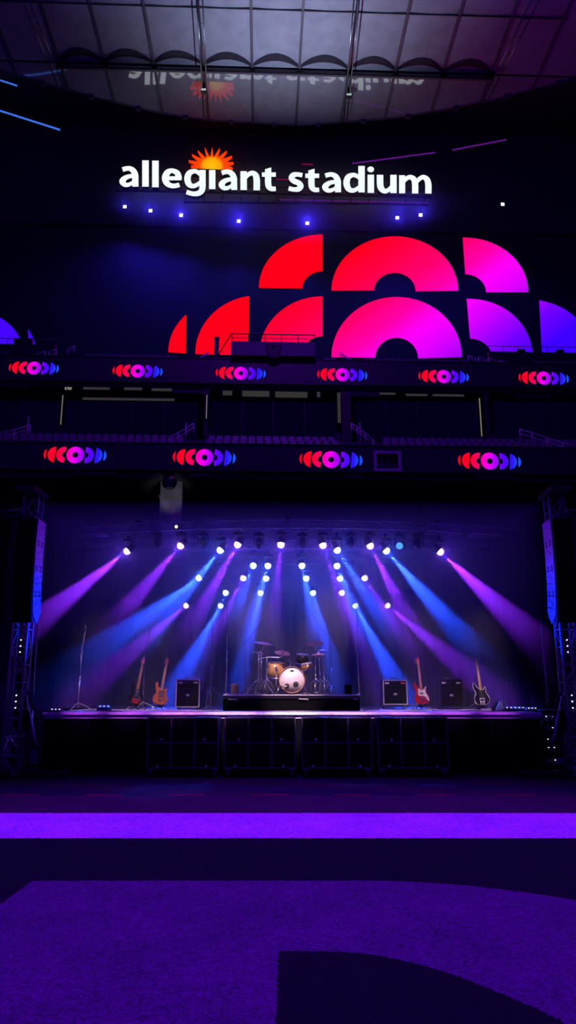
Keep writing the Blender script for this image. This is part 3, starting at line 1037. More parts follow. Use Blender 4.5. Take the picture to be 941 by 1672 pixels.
LET = [('a', 194.8, 226.2, 304.8, 272.0), ('l', 231.3, 244, 304.8, 261.8), ('l', 247.5, 260.2, 305.7, 262.3), ('e', 264.3, 296.6, 307.4, 274.6),
       ('g', 300.9, 335.9, 320.3, 276), ('ı', 341, 352, 308.8, 277.6), ('a', 356.9, 387.5, 310.2, 277.5), ('n', 392.8, 424.6, 310.8, 278.5),
       ('t', 428, 450.6, 312, 273.4), ('s', 470.7, 496.3, 313, 281), ('t', 498.8, 521.4, 313.6, 275.5), ('a', 526, 557.2, 314, 282),
       ('d', 561, 596, 314.8, 271), ('i', 600, 611, 315, 272), ('u', 615.6, 648, 316, 285.5), ('m', 652, 705, 316, 285.5)]
for li, (ch, xa, xb, yb, yt) in enumerate(LET):
    (bx0, by0, bx1, by1), strokes = GL[ch]

    def mp(x, y):
        px = xa + (x - bx0) / (bx1 - bx0) * (xb - xa)
        py = yt + (y - by0) / (by1 - by0) * (yb - yt)
        return UZ(px, py, Y_SIGN)
    mb = MB()

    def strip(Lh, Rh):
        n = len(Lh)
        vs = []
        for (p, q) in zip(Lh, Rh):
            a = mp(*p); b = mp(*q)
            vs += [(a[0], 0, a[1]), (b[0], 0, b[1]), (a[0], .55, a[1]), (b[0], .55, b[1])]
        for i in range(n - 1):
            k = i * 4
            q_ = [vs[k], vs[k + 1], vs[k + 5], vs[k + 4]]
            mb._add(q_, [(0, 1, 2, 3)], mi=0)
            mb._add([vs[k], vs[k + 4], vs[k + 6], vs[k + 2]], [(0, 1, 2, 3)], mi=1)
            mb._add([vs[k + 1], vs[k + 5], vs[k + 7], vs[k + 3]], [(0, 1, 2, 3)], mi=1)
        for k in (0, (n - 1) * 4):
            mb._add([vs[k], vs[k + 1], vs[k + 3], vs[k + 2]], [(0, 1, 2, 3)], mi=1)
    for st in strokes:
        if st[0] == 'S':
            strip(*ribbon_outline(st[1]))
        elif st[0] == 'R':
            _, x0, y0_, x1, y1_ = st
            strip([(x0, y0_), (x0, y1_)], [(x1, y0_), (x1, y1_)])
        elif st[0] == 'P':
            p = st[1]
            strip([p[0], p[3]], [p[1], p[2]])
        else:
            _, cx, cy, rx, ry = st
            A = [(cx - rx * math.sin(PI * i / 14), cy - ry * math.cos(PI * i / 14)) for i in range(15)]
            B = [(cx + rx * math.sin(PI * i / 14), cy - ry * math.cos(PI * i / 14)) for i in range(15)]
            strip(A, B)
    obj('letter', mb, [MT['led_white'], MT['return']], sign)
# sunburst
su, sz = UZ(346, 271.5, Y_SIGN)
pxm = (UZ(446, 272, Y_SIGN)[0] - UZ(346, 272, Y_SIGN)[0]) / 100
MT['sun'] = E('sun_ray', lin(255, 62, 8), 1.0)
nt = MT['sun'].node_tree
# radial gradient on the lit face of the sun: yellow core to red ray tips
tc = nt.nodes.new('ShaderNodeTexCoord'); vd = nt.nodes.new('ShaderNodeVectorMath'); vd.operation = 'DISTANCE'
nt.links.new(tc.outputs['Object'], vd.inputs[0]); vd.inputs[1].default_value = (su, 0, sz)
mr = nt.nodes.new('ShaderNodeMapRange'); mr.inputs['From Max'].default_value = 38 * pxm
nt.links.new(vd.outputs['Value'], mr.inputs['Value'])
cr = nt.nodes.new('ShaderNodeValToRGB')
e = cr.color_ramp.elements
e[0].position = 0.0; e[0].color = (*lin(255, 200, 10), 1)
e[1].position = 1.0; e[1].color = (*lin(255, 50, 8), 1)
k = e.new(0.38); k.color = (*lin(255, 165, 8), 1)
k = e.new(0.52); k.color = (*lin(255, 75, 5), 1)
nt.links.new(mr.outputs[0], cr.inputs['Fac'])
em = [n for n in nt.nodes if n.type == 'EMISSION'][0]
nt.links.new(cr.outputs['Color'], em.inputs['Color'])
mb = MB()
tips = [(310, 270.5, 34), (296 + 16, 261.5, 34), (315, 252, 0), (324, 246, 0), (335, 240.7, 0), (347, 240, 0), (358, 241, 0), (369.5, 246, 0), (378.5, 254, 0), (381, 264.5, 0), (379, 273, 0)]
tips = [(312, 270.3), (308, 261.3), (313.5, 251.5), (323, 245.3), (334.5, 240.5), (346.8, 240), (358.8, 241.3), (370.2, 245.8), (379, 254.2), (381.5, 264.5), (380, 273)]
n = len(tips)
ol = []
for i, (tx, ty) in enumerate(tips):
    a = 180 - i * 180 / (n - 1)
    if i > 0:
        am = a + 90 / (n - 1)
        ol.append((346 + 18.5 * math.cos(R(am)), 271.8 - 14.8 * math.sin(R(am))))
    ol.append((tx, ty))
mb.prism([UZ(x, y, Y_SIGN) for x, y in ol], -0.02, 0.5)
o = obj('sunburst', mb, MT['sun'], sign, 'orange sunburst with eleven pointed rays')
# steel carrying the letters
mb = MB()
for (xa, ya, xb, yb) in ((190, 311, 705, 322), (300, 330, 700, 334)):
    a = UZ(xa, ya, Y_SIGN, .7); b = UZ(xb, yb, Y_SIGN, .7)
    mb.tube([(a[0], .7, a[1]), (b[0], .7, b[1])], .14, 6)
for i in range(14):
    x = 305 + i * 30
    a = UZ(x, 316 + (x - 300) * .01, Y_SIGN, .7); b = UZ(x - 4, 331 + (x - 300) * .01, Y_SIGN, .7)
    mb.tube([(a[0], .7, a[1]), (b[0], .7, b[1])], .08, 5)
for (xa, ya, xb, yb) in ((190, 285, 705, 296), (190, 300, 705, 311)):
    a = UZ(xa, ya, Y_SIGN, .75); b = UZ(xb, yb, Y_SIGN, .75)
    mb.tube([(a[0], .75, a[1]), (b[0], .75, b[1])], .08, 5)
obj('hanging_frame', mb, MT['black_metal'], sign)

# coloured light bars up in the steelwork
def light_bar(pa, pb, y0, thick, mat, label, cat='light bar'):
    A = W(*pa, y0); B = W(*pb, y0 + .8)
    t = thing('light_bar', label, cat, A)
    d = B - A
    mb = MB(); mb.tube([(0, 0, 0), d], thick, 6); obj('tube', mb, mat, t)
    mb = MB(); mb.tube([Vector((0, .35, .2)), d + Vector((0, .35, .2))], thick * .9, 6)
    for k in range(5):
        p = d * (k / 4)
        mb.tube([p + Vector((0, .02, .05)), p + Vector((0, .4, .25))], .05, 5)
    obj('hanging_rail', mb, MT['black_metal'], t)


light_bar((-12, 177), (98, 212), 74, .11, MT['blue_bar'], 'bright blue light bar near the roof edge, far from the white lettering')
light_bar((-6, 129), (28, 140), 73, .10, MT['blue_bar'], 'short blue light bar just under the roof edge in the picture corner')
light_bar((575, 267), (711, 249), 80, .08, MT['violet_bar'], 'violet light bar rising behind the word stadium')
light_bar((739, 245), (827, 228), 80, .08, MT['violet_bar'], 'thin violet light bar beyond the end of the lettering')
light_bar((494, 268), (511, 268.5), 80, .07, MT['magenta_bar'], 'tiny crimson light bar above the s of stadium')
light_bar((450, 292.5), (492, 293.5), 80.3, .06, MT['magenta_bar'], 'thin crimson light bar between the two words of the lettering')
light_bar((448, 316.5), (560, 319), 80.0, .07, MT['magenta_bar'], 'crimson light bar under the word stadium')
light_bar((458, 326), (700, 331.5), 80.0, .05, MT['violet_bar'], 'long thin violet light bar below the word stadium')

# small blue floodlights under the sign
SL = [(204, 338, 'first, under the a of the first word'), (246, 344.5, 'second, under the e of the first word'), (296, 352, 'third, below the g of the first word'),
      (390, 361.5, 'fourth, below the n of the first word'), (502, 365, 'fifth and lowest, below the letter s'), (649, 356, 'sixth, below the u of the second word'),
      (687, 351.5, 'seventh, below the m of the second word'), (821, 334, 'last, standing far beyond the lettering')]
MT['flood'] = E('flood_lens', (0.55, 0.62, 1.0), 5.0)
for (x, y, lb) in SL:
    p = W(x, y, 77.6)
    t = thing('floodlight', 'small blue floodlight under the white lettering, ' + lb, 'light', p, 0, 'blue floodlights under the lettering')
    mb = MB()
    for sx in (-1, 1):
        for sz in (-1, 1):
            mb.box((sx * .11, -.06, sz * .11), (.17, .04, .17), Matrix.Rotation(R(20), 3, 'Y'), bev=.015)
    obj('lens', mb, MT['flood'], t)
    mb = MB(); mb.box((0, .12, 0), (.5, .3, .5), bev=.04); obj('housing', mb, MT['black_metal'], t)
    mb = MB(); mb.tube([(-.36, .12, 0), (-.36, .12, .55), (.36, .12, .55), (.36, .12, 0)], .04, 6); mb.tube([(0, .12, .55), (0, .12, 1.5)], .05, 6)
    obj('mounting_bracket', mb, MT['black_metal'], t)
    lamp('flood_lamp', 'SPOT', p + Vector((0, -.3, 0)), 4000, (0.04, 0.02, 1.0), p + Vector((0, -3, -2.2)), R(165), .4, .12)

# ================================================================== ROOF
ZR = 71.1
m = M('roof_membrane', (0.42, 0.45, 0.50), 0.05, scale=0.7, var=0.10)
m.node_tree.nodes['Principled BSDF'].inputs['IOR'].default_value = 2.3
MT['etfe'] = m
MT['etfe_dull'] = M('roof_membrane_matt', (0.42, 0.46, 0.54), 0.38, scale=0.7, var=0.12, spec=0.35)


def roof_xy(px, py):
    p = WZ(px, py, ZR)
    return p


# roof-local frame: u across, v along the bays
def to_uv(p):
    return p.x * math.cos(YAW) + p.y * math.sin(YAW), -p.x * math.sin(YAW) + p.y * math.cos(YAW)


EDGE = [to_uv(roof_xy(x, y)) for x, y in ((-60, 85), (0, 112), (80, 135), (160, 158), (260, 182), (340, 194), (490, 203), (640, 191), (720, 178), (800, 162), (941, 125), (1010, 98))]


def edge_v(u):
    for (a, b) in zip(EDGE, EDGE[1:]):
        if a[0] <= u <= b[0]:
            return a[1] + (b[1] - a[1]) * (u - a[0]) / (b[0] - a[0])
    return EDGE[0][1] if u < EDGE[0][0] else EDGE[-1][1]


# ribs at the truss line (y about 105..128) taken from the photo
ribs_px = [(-60, 88), (17, 92), (97, 98), (172, 104), (252, 106), (333, 107), (412, 109), (489, 111), (569, 113), (645, 117), (722, 120), (800, 124), (876, 128), (952, 132)]
RU = [to_uv(roof_xy(x, y))[0] for x, y in ribs_px]
VT = sum(to_uv(roof_xy(x, y))[1] for x, y in ribs_px[2:12]) / 10
V0 = 38.0
rot_roof = YAW
bulge = 0.10
for i in range(len(RU) - 1):
    a, b = RU[i], RU[i + 1]
    mb = MB()
    # upper pillow, swelling downwards and closing in an arc at the truss
    def f(s, t_):
        u = a + (b - a) * s
        prof = 4 * s * (1 - s)
        v = V0 + (VT - .15 - V0) * t_
        end = min(1.0, (1 - t_) * 6)
        return Vector((u, v, ZR - 0.05 - bulge * prof * (0.35 + .65 * end)))
    mb.grid(f, 16, 40)
    struct('ceiling_%d' % (i + 1), mb, MT['etfe_dull'], (0, 0, 0), rot_roof, 'roof membrane bay')
    mb = MB()
    def g(s, t_):
        u = a + (b - a) * s
        prof = 4 * s * (1 - s)
        v1 = edge_v(u)
        v = VT + .15 + (v1 - VT - .15) * t_
        return Vector((u, v, ZR - 0.05 - bulge * prof * 0.6 * min(1, t_ * 8 + .4)))
    mb.grid(g, 16, 12)
    # the scalloped pillow shade at the truss line is drawn as dark strips below
    struct('ceiling_%d' % (i + 1 + len(RU)), mb, MT['etfe'], (0, 0, 0), rot_roof, 'roof membrane bay')
for i, u in enumerate(RU):
    mb = MB()
    v1 = edge_v(u)
    mb.box((u, (V0 + v1) / 2, ZR + .0), (.28, v1 - V0, .5))
    struct('trim_roof_rib_%d' % (i + 1), mb, MT['catwalk'], (0, 0, 0), rot_roof)
# dark scalloped strips standing in for the shade of the bulging pillows
mb = MB()
for i in range(2, 11):
    a, b = RU[i], RU[i + 1]
    def f(s, t_):
        u = a + .15 + (b - a - .3) * s
        prof = 4 * s * (1 - s)
        v = VT - .22 - .95 * prof - .95 * (1 - t_) * (.45 + .55 * prof)
        return Vector((u, v, ZR - 0.07 - bulge * prof * (0.35 + .65) - .03))
    mb.grid(f, 16, 2)
struct('trim_roof_shade', mb, MT['seam_shade'], (0, 0, 0), rot_roof)
# edge beam along the arc, with brackets
mb = MB()
pts = []
for i in range(60):
    u = EDGE[0][0] + (EDGE[-1][0] - EDGE[0][0]) * i / 59
    pts.append((u, edge_v(u) + .1, ZR - .05))
mb.tube(pts, .16, 6)
for i in range(len(RU) - 1):
    u = (RU[i] + RU[i + 1]) / 2
    mb.box((u, edge_v(u), ZR - .3), (.6, .3, .5))
struct('trim_roof_edge', mb, MT['catwalk'], (0, 0, 0), rot_roof)
# dark roof ring beyond the arc
mb = MB(); mb.box((0, 72, ZR + 2.2), (140, 70, .3)); struct('ceiling_ring', mb, MT['concrete'])
# seam line across the bays
mb = MB(); vs_ = to_uv(roof_xy(470, 14))[1]; mb.box(((RU[2] + RU[11]) / 2, vs_, ZR - .2), (RU[11] - RU[2] + 12, .10, .12)); struct('trim_roof_seam', mb, MT['seam_shade'], (0, 0, 0), rot_roof)


def box_truss(mb_ch, mb_la, A, B, w, h, seg, r, rl, up=Vector((0, 0, 1))):
    A = Vector(A); B = Vector(B)
    t = (B - A).normalized()
    s = t.cross(up).normalized()
    upv = s.cross(t).normalized()
    cor = [s * (a * w / 2) + upv * (b * h / 2) for a, b in ((-1, -1), (1, -1), (1, 1), (-1, 1))]
    for c in cor:
        mb_ch.append((A + c, B + c))
    n = max(1, int(round((B - A).length / seg)))
    for k in range(n):
        p = A + (B - A) * (k / n); q = A + (B - A) * ((k + 1) / n)
        for i in range(4):
            c0, c1 = cor[i], cor[(i + 1) % 4]
            if (k + i) % 2 == 0:
                mb_la.tube([p + c0, q + c1], rl, 5, caps=False)
            else:
                mb_la.tube([p + c1, q + c0], rl, 5, caps=False)
        for i in range(4):
            mb_la.tube([p + cor[i], p + cor[(i + 1) % 4]], rl, 5, caps=False)


def truss(name, label, pts, w, h, seg, r, rl, mat='truss', cat='truss', group=None):
    org = Vector(pts[0])
    t = thing(name, label, cat, org, 0, group)
    la = MB()
    chs = []
    for A, B in zip(pts, pts[1:]):
        box_truss(chs, la, Vector(A) - org, Vector(B) - org, w, h, seg, r, rl)
    for k in range(4):
        mb = MB()
        for j in range(len(pts) - 1):
            a, b = chs[j * 4 + k]
            mb.tube([a, b], r, 8)
        obj('chord', mb, MT[mat], t)
    obj('lattice', la, MT[mat], t)
    return t


# long beam truss below the roof
a = roof_xy(97, 101); b = roof_xy(801, 124)
t = thing('roof_truss', 'long steel beam hanging under the pale roof panels', 'beam', (0, 0, 0), rot_roof)
ua, va = to_uv(a); ub, vb = to_uv(b)
mb = MB(); mb.box(((ua + ub) / 2, VT, ZR - .75), (ub - ua, .35, .22)); mb.box(((ua + ub) / 2, VT, ZR - .35), (ub - ua, .2, .14)); obj('beam_chord', mb, MT['catwalk'], t)
for i in range(2, 12):
    mb = MB()
    mb.box((RU[i], VT, ZR - .5), (.5, .5, .6))
    mb.tube([(RU[i], VT, ZR - .7), (RU[i] + .5, VT, ZR - .3)], .06, 5)
    obj('hanging_clamp', mb, MT['black_metal'], t)
mb = MB(); mb.box(((ua + ub) / 2, VT - .25, ZR - .92), (ub - ua, .12, .12)); obj('cable_tray', mb, MT['black_metal'], t)

# pairs of cables / catwalk rails running under the ribs
def roof_rails(px, label, lamp_px=None):
    t = thing('catwalk_rail', label, 'rail', (0, 0, 0), 0, 'rails under the roof')
    for k, (pa, pb) in enumerate(px):
        A = WZ(*pa, ZR - 1.3); B = WZ(*pb, ZR - 1.3)
        mb = MB(); mb.tube([A, B], .07, 6); obj('rail', mb, MT['steel'], t)
    A0 = [WZ(*q[0], ZR - 1.3) for q in px]; B0 = [WZ(*q[1], ZR - 1.3) for q in px]
    mb = MB()
    for k in range(7):
        f = k / 6
        mb.tube([A0[0].lerp(B0[0], f), A0[1].lerp(B0[1], f)], .03, 5)
    obj('tie', mb, MT['black_metal'], t)
    if lamp_px:
        p = WZ(*lamp_px, ZR - 1.5)
        mb = MB(); mb.box(p + Vector((0, 0, .5)), (.35, .35, 1.2)); mb.box(p, (.7, .5, .3)); h = obj('hanging_motor', mb, MT['black_metal'], t)
        mb = MB()
        mb.box(p + Vector((0, -.27, .0)), (.55, .06, .22)); obj('indicator_panel', mb, E('motor_panel', (0.75, 0.85, 1), .55), t)


roof_rails([((36, 0), (95, 141)), ((47, 0), (104, 141))], 'pair of thin rails slanting over the darkest corner bay of the roof')
roof_rails([((322, 0), (333, 191)), ((331, 0), (340, 191))], 'pair of rails with a lit motor box, above the lettering sun', (333, 149))
roof_rails([((578, 0), (562, 196)), ((587, 0), (567, 196))], 'pair of rails with a lit motor box, above the word stadium', (570, 157))
roof_rails([((868, 0), (790, 163)), ((881, 0), (798, 163))], 'pair of thin rails slanting over the bluish far bay of the roof')

# ================================================================== STAGE
XL = W(71, 1164, STAGE_Y).x; XR = W(884, 1166, STAGE_Y).x
stage = thing('stage', 'low black stage with a bright pale edge and dark skirting, in mid picture', 'stage', (0, STAGE_Y, 0))
mb = MB(); mb.box(((XL + XR) / 2, 3.5, STAGE_Z - .06), (XR - XL, 6.96, .12)); obj('deck', mb, MT['deck'], stage)
mb = MB()
prof = [(0.02, 0.0), (0.0, .0), (-.022, -.014), (-.034, -.034), (-.034, -.05), (0.02, -.05)]
vsx = [Vector((xx, y_, STAGE_Z + .002 + z_)) for xx in (XL - .01, XR + .01) for y_, z_ in prof]
mb._add(vsx, [(0, 1, 2, 3, 4, 5), (11, 10, 9, 8, 7, 6)] + [(i, i + 6, (i + 1) % 6 + 6, (i + 1) % 6) for i in range(6)])
obj('edge_trim', mb, MT['deck_edge'], stage, 'bright pale front edge')


def skirt(x0, x1):
    mb = MB()
    def f(s, t_):
        x = x0 + (x1 - x0) * s
        z = .06 + (STAGE_Z - .13) * t_
        y = .05 + .012 * math.sin(s * 34) + .02 * (1 - t_) * math.sin(s * 13 + 1)
        return Vector((x, y, z))
    mb.grid(f, 90, 6)
    obj('skirt', mb, MT['black_cloth'], stage)


xs1 = W(237, 1200, STAGE_Y).x; xs2 = W(737, 1200, STAGE_Y).x
xa = W(151, 1200, STAGE_Y).x; xb = W(812, 1200, STAGE_Y).x
skirt(XL, xa - .03); skirt(xa, xs1 + .2); skirt(xs1 + .2, xs2 - .2); skirt(xs2 - .2, xb - .02); skirt(xb + .02, XR)
for x in (XL + .05, xa, xs1 + .6, 0, xs2 - .6, xb, XR - .05):
    mb = MB(); mb.tube([(x, .4, 0), (x, .4, STAGE_Z - .12)], .035, 8); mb.tube([(x, .4, 0), (x, .4, .03)], .09, 10); obj('leg', mb, MT['black_metal'], stage)
    mb = MB(); mb.tube([(x, 6.5, 0), (x, 6.5, STAGE_Z - .12)], .035, 8); obj('leg', mb, MT['black_metal'], stage)

# rolling cabinets in front of the stage
def cabinet(px0, px1, label):
    y = STAGE_Y - .32
    x0 = W(px0, 1215, y - .28).x; x1 = W(px1, 1215, y - .28).x
    w = x1 - x0
    t = thing('speaker_cabinet', label, 'cabinet', ((x0 + x1) / 2, y, 0), 0, 'rolling cabinets along the stage front')
    zb, zt = .17, 1.12
    mb = MB(); mb.box((0, .02, (zb + zt) / 2), (w, .50, zt - zb), bev=.012); obj('body', mb, MT['black'], t)
    hw, hh = w / 3, (zt - zb) / 2
    for r_ in range(2):
        for c in range(3):
            mb = MB(); mb.box((-w / 2 + hw * (c + .5), -.236, zb + hh * (r_ + .5)), (hw - .03, .016, hh - .035), bev=.004)
            obj('grille_panel', mb, MT['grille'], t)
    mb = MB()
    for c in range(4):
        mb.box((-w / 2 + .012 + (w - .024) * c / 3, -.246, (zb + zt) / 2), (.018, .02, zt - zb))
    for r_ in range(3):
        mb.box((0, -.244, zb + .01 + (zt - zb - .02) * r_ / 2), (w, .02, .016))
    obj('panel_rails', mb, M('rail_paint', (.11, .11, .13), .5), t)
    for (fx, fz) in ((-.30, .56), (.30, .56), (-.34, .04), (.33, .04)):
        mb = MB(); mb.lathe([(0, .018), (.012, .016), (.02, .006), (.02, 0)], 12, Matrix.Translation((fx * w, -.252, zb + (zt - zb) * fz)) @ Matrix.Rotation(R(90), 4, 'X'))
        obj('knob', mb, MT['white'], t)
    for (sx, sy) in ((-1, -1), (1, -1), (-1, 1), (1, 1)):
        cx, cy = sx * (w / 2 - .08), .02 + sy * .2
        mb = MB()
        mb.box((cx, cy, .155), (.10, .08, .02)); mb.box((cx - .03, cy, .11), (.008, .05, .10)); mb.box((cx + .03, cy, .11), (.008, .05, .10))
        c = obj('caster', mb, MT['white'], t)
        mb = MB(); mb.lathe([(0, -.02), (.058, -.02), (.065, -.012), (.065, .012), (.058, .02), (0, .02)], 20, Matrix.Translation((cx, cy, .066)) @ Matrix.Rotation(R(90), 4, 'Y'))
        obj('wheel', mb, MT['rubber'], c)
        mb = MB(); mb.lathe([(0, .03), (.02, .03), (.02, .022)][::-1], 10, Matrix.Translation((cx, cy, .066)) @ Matrix.Rotation(R(90), 4, 'Y'))
        mb.lathe([(.02, -.022), (.02, -.03), (0, -.03)][::-1], 10, Matrix.Translation((cx, cy, .066)) @ Matrix.Rotation(R(90), 4, 'Y'))
        obj('hub', mb, MT['white'], c)


cabinet(239, 357, 'black rolling cabinet under the stage edge, below the amber guitar and first amplifier')
cabinet(366, 483, 'black rolling cabinet under the stage edge, below the gold drum')
cabinet(493, 608, 'black rolling cabinet under the stage edge, just past the middle, below the cymbal stands')
cabinet(617, 733, 'black rolling cabinet under the stage edge, below the red and white guitar')

# drum riser
ry0 = 17.0
rxa = W(364, 1147, ry0).x; rxb = W(588, 1147, ry0).x
t = thing('drum_riser', 'black draped platform carrying the drum kit', 'riser', ((rxa + rxb) / 2, ry0, STAGE_Z))
rw = rxb - rxa
mb = MB(); mb.box((0, 1.1, .34 - .04), (rw, 2.2, .08), bev=.008); obj('top', mb, MT['black_metal'], t)
mb = MB(); mb.box((0, -.012, .335), (rw, .022, .022), bev=.008); obj('edge_strip', mb, MT['deck_edge'], t, 'pale edge strip')
mb = MB()
def f(s, t_):
    return Vector((-rw / 2 + rw * s, .03 + .012 * math.sin(s * 40) * (1 - t_) + .006 * math.sin(s * 91), .003 + (.34 - .085) * t_))
mb.grid(f, 80, 5)
obj('skirt', mb, MT['black_cloth'], t)
for sx in (-1, 1):
    mb = MB(); mb.box((sx * (rw / 2 - .012), 1.1, .13), (.02, 2.1, .25)); obj('side_panel', mb, MT['black_cloth'], t)
for (pa, pb, h) in ((372, 388, .245), (488, 504, .25), (577, 585, .25)):
    xa_ = W(pa, 1140, ry0).x - (rxa + rxb) / 2; xb_ = W(pb, 1140, ry0).x - (rxa + rxb) / 2
    mb = MB(); mb.box(((xa_ + xb_) / 2, .004, h), (xb_ - xa_, .02, .03), Matrix.Rotation(R(3), 3, 'Y'), bev=.006); obj('fastening_strip', mb, MT['piping'], t)

# back and side curtains
def curtain(name, label, x0, x1, y0, y1, z0, z1, folds, amp):
    mb = MB()
    L = math.hypot(x1 - x0, y1 - y0)
    nx, ny = -(y1 - y0) / L, (x1 - x0) / L
    n = int(folds * 8)
    def f(s, t_):
        o_ = amp * (math.sin(s * folds * 2 * PI) + .4 * math.sin(s * folds * 2 * PI * 2.3 + 1))
        return Vector((x0 + (x1 - x0) * s + nx * o_, y0 + (y1 - y0) * s + ny * o_, z0 + (z1 - z0) * t_))
    mb.grid(f, n, 4)
    o = obj(name, mb, MT['black_cloth'])
    tag(o, label, 'curtain')
    return o


curtain('stage_curtain', 'wide black curtain hanging across the back of the stage', -6.6, 6.6, 22.95, 22.95, .02, 6.2, 44, .05)
curtain('stage_curtain', 'black side curtain beyond the black and white guitar', W(850, 1000, 20).x, W(902, 1000, 17.35).x, 21.5, 17.4, .02, 5.6, 22, .06)
curtain('stage_curtain', 'black side curtain behind the lone microphone stand', W(92, 1000, 20).x, W(40, 1000, 17.35).x, 21.5, 17.4, .02, 5.6, 22, .06)

# ================================================================== TRUSSES AND MOVING LAMPS
def trz(py, Y):
    return W(470, py, Y).z


ZT = trz(857.5, 17.35)
pts = []
for i in range(11):
    x = -5.6 + 11.2 * i / 10
    pts.append((x * .985, 17.35 + .2 * (x / 5.6) ** 2, ZT - .16 * (x / 5.6) ** 2))
t = truss('lighting_truss', 'bowed black truss along the front of the stage roof', pts, .32, .19, .3, .022, .011)
for x in (-3.6, 0.0, 3.6):
    mb = MB(); mb.box(Vector((x, 17.35 + .2 * (x / 5.6) ** 2, ZT + .15 - .16 * (x / 5.6) ** 2)) - t.location, (.12, .36, .04)); obj('chord_plate', mb, MT['black_metal'], t)  # short added plates above the truss, fixed to nothing overhead
ROWS = {2: (18.3, 96, 846, 890), 3: (19.2, 270, 680, 917), 4: (20.1, 330, 610, 943), 5: (21.0, 280, 660, 964)}
rl = {2: 'second black truss from the front, longer than those behind it', 3: 'third black truss back, over the middle lamps', 4: 'fourth black truss back, the shortest', 5: 'rearmost black truss over the drum kit, nearest the back curtain'}
for r_, (Y, pa, pb, py) in ROWS.items():
    z = trz(py, Y)
    h = .22 if r_ == 2 else .12
    truss('lighting_truss', rl[r_], [(W(pa, py, Y).x, Y, z), (W(pb, py, Y).x, Y, z)], h, h, .28, .02 if r_ == 2 else .014, .009)

LAMPS = []


def moving_head(px, py, Y, tz, tgt=None, tY=0.0, mat=None, label='', size=1.0, group='moving head stage lamps', lens=1.0):
    p = W(px, py, Y + (0.0 if Y > 17.6 else .18 * (W(px, py, Y).x / 5.6) ** 2))
    t = thing('moving_head_lamp', label, 'stage lamp', p, 0, group)
    d = Vector((0, -.35, -1)).normalized()
    if tgt is not None:
        d = (W(tgt[0], tgt[1], Y + tY) - p).normalized()
    q = look(d)
    s = size
    top = tz - p.z
    # base box at the truss, yoke and head
    mb = MB(); mb.box((0, 0, .30 * s), (.30 * s, .22 * s, .11 * s), bev=.015); obj('base', mb, MT['lamp_body'], t)
    mb = MB(); mb.tube([(0, 0, .35 * s), (0, 0, max(.36 * s, top - .12))], .02, 6); mb.box((0, 0, max(.36 * s, top - .11)), (.07, .07, .06)); obj('hanging_clamp', mb, MT['black_metal'], t)
    mb = MB()
    for sx in (-1, 1):
        mb.box((sx * .145 * s, 0, .12 * s), (.028 * s, .09 * s, .27 * s), bev=.008)
    obj('yoke', mb, MT['lamp_body'], t)
    mat4 = Matrix.Translation((0, 0, .0)) @ q.to_matrix().to_4x4() @ Matrix.Rotation(PI, 4, 'X')
    mb = MB(); mb.lathe([(0, -.24), (.07, -.24), (.10, -.20), (.112, -.10), (.105, -.01), (.098, .0), (.086, -.005)], 24, mat4 @ Matrix.Scale(s, 4))
    hd = obj('head', mb, MT['lamp_body'], t)
    ls = lens if mat else size
    mb = MB(); mb.lathe([(.088, -.006), (.088, .03), (.078, .07), (.052, .10), (.026, .112), (0, .115)], 20, mat4 @ Matrix.Scale(ls * .92, 4))
    obj('lens', mb, mat or MT['glass_dark'], hd)
    return p, d


PINK = (0.22, 0.018, 1.0)
VIOL = (0.42, 0.05, 1.0)
BLUE = (0.015, 0.06, 1.0)
H = STAGE_Z
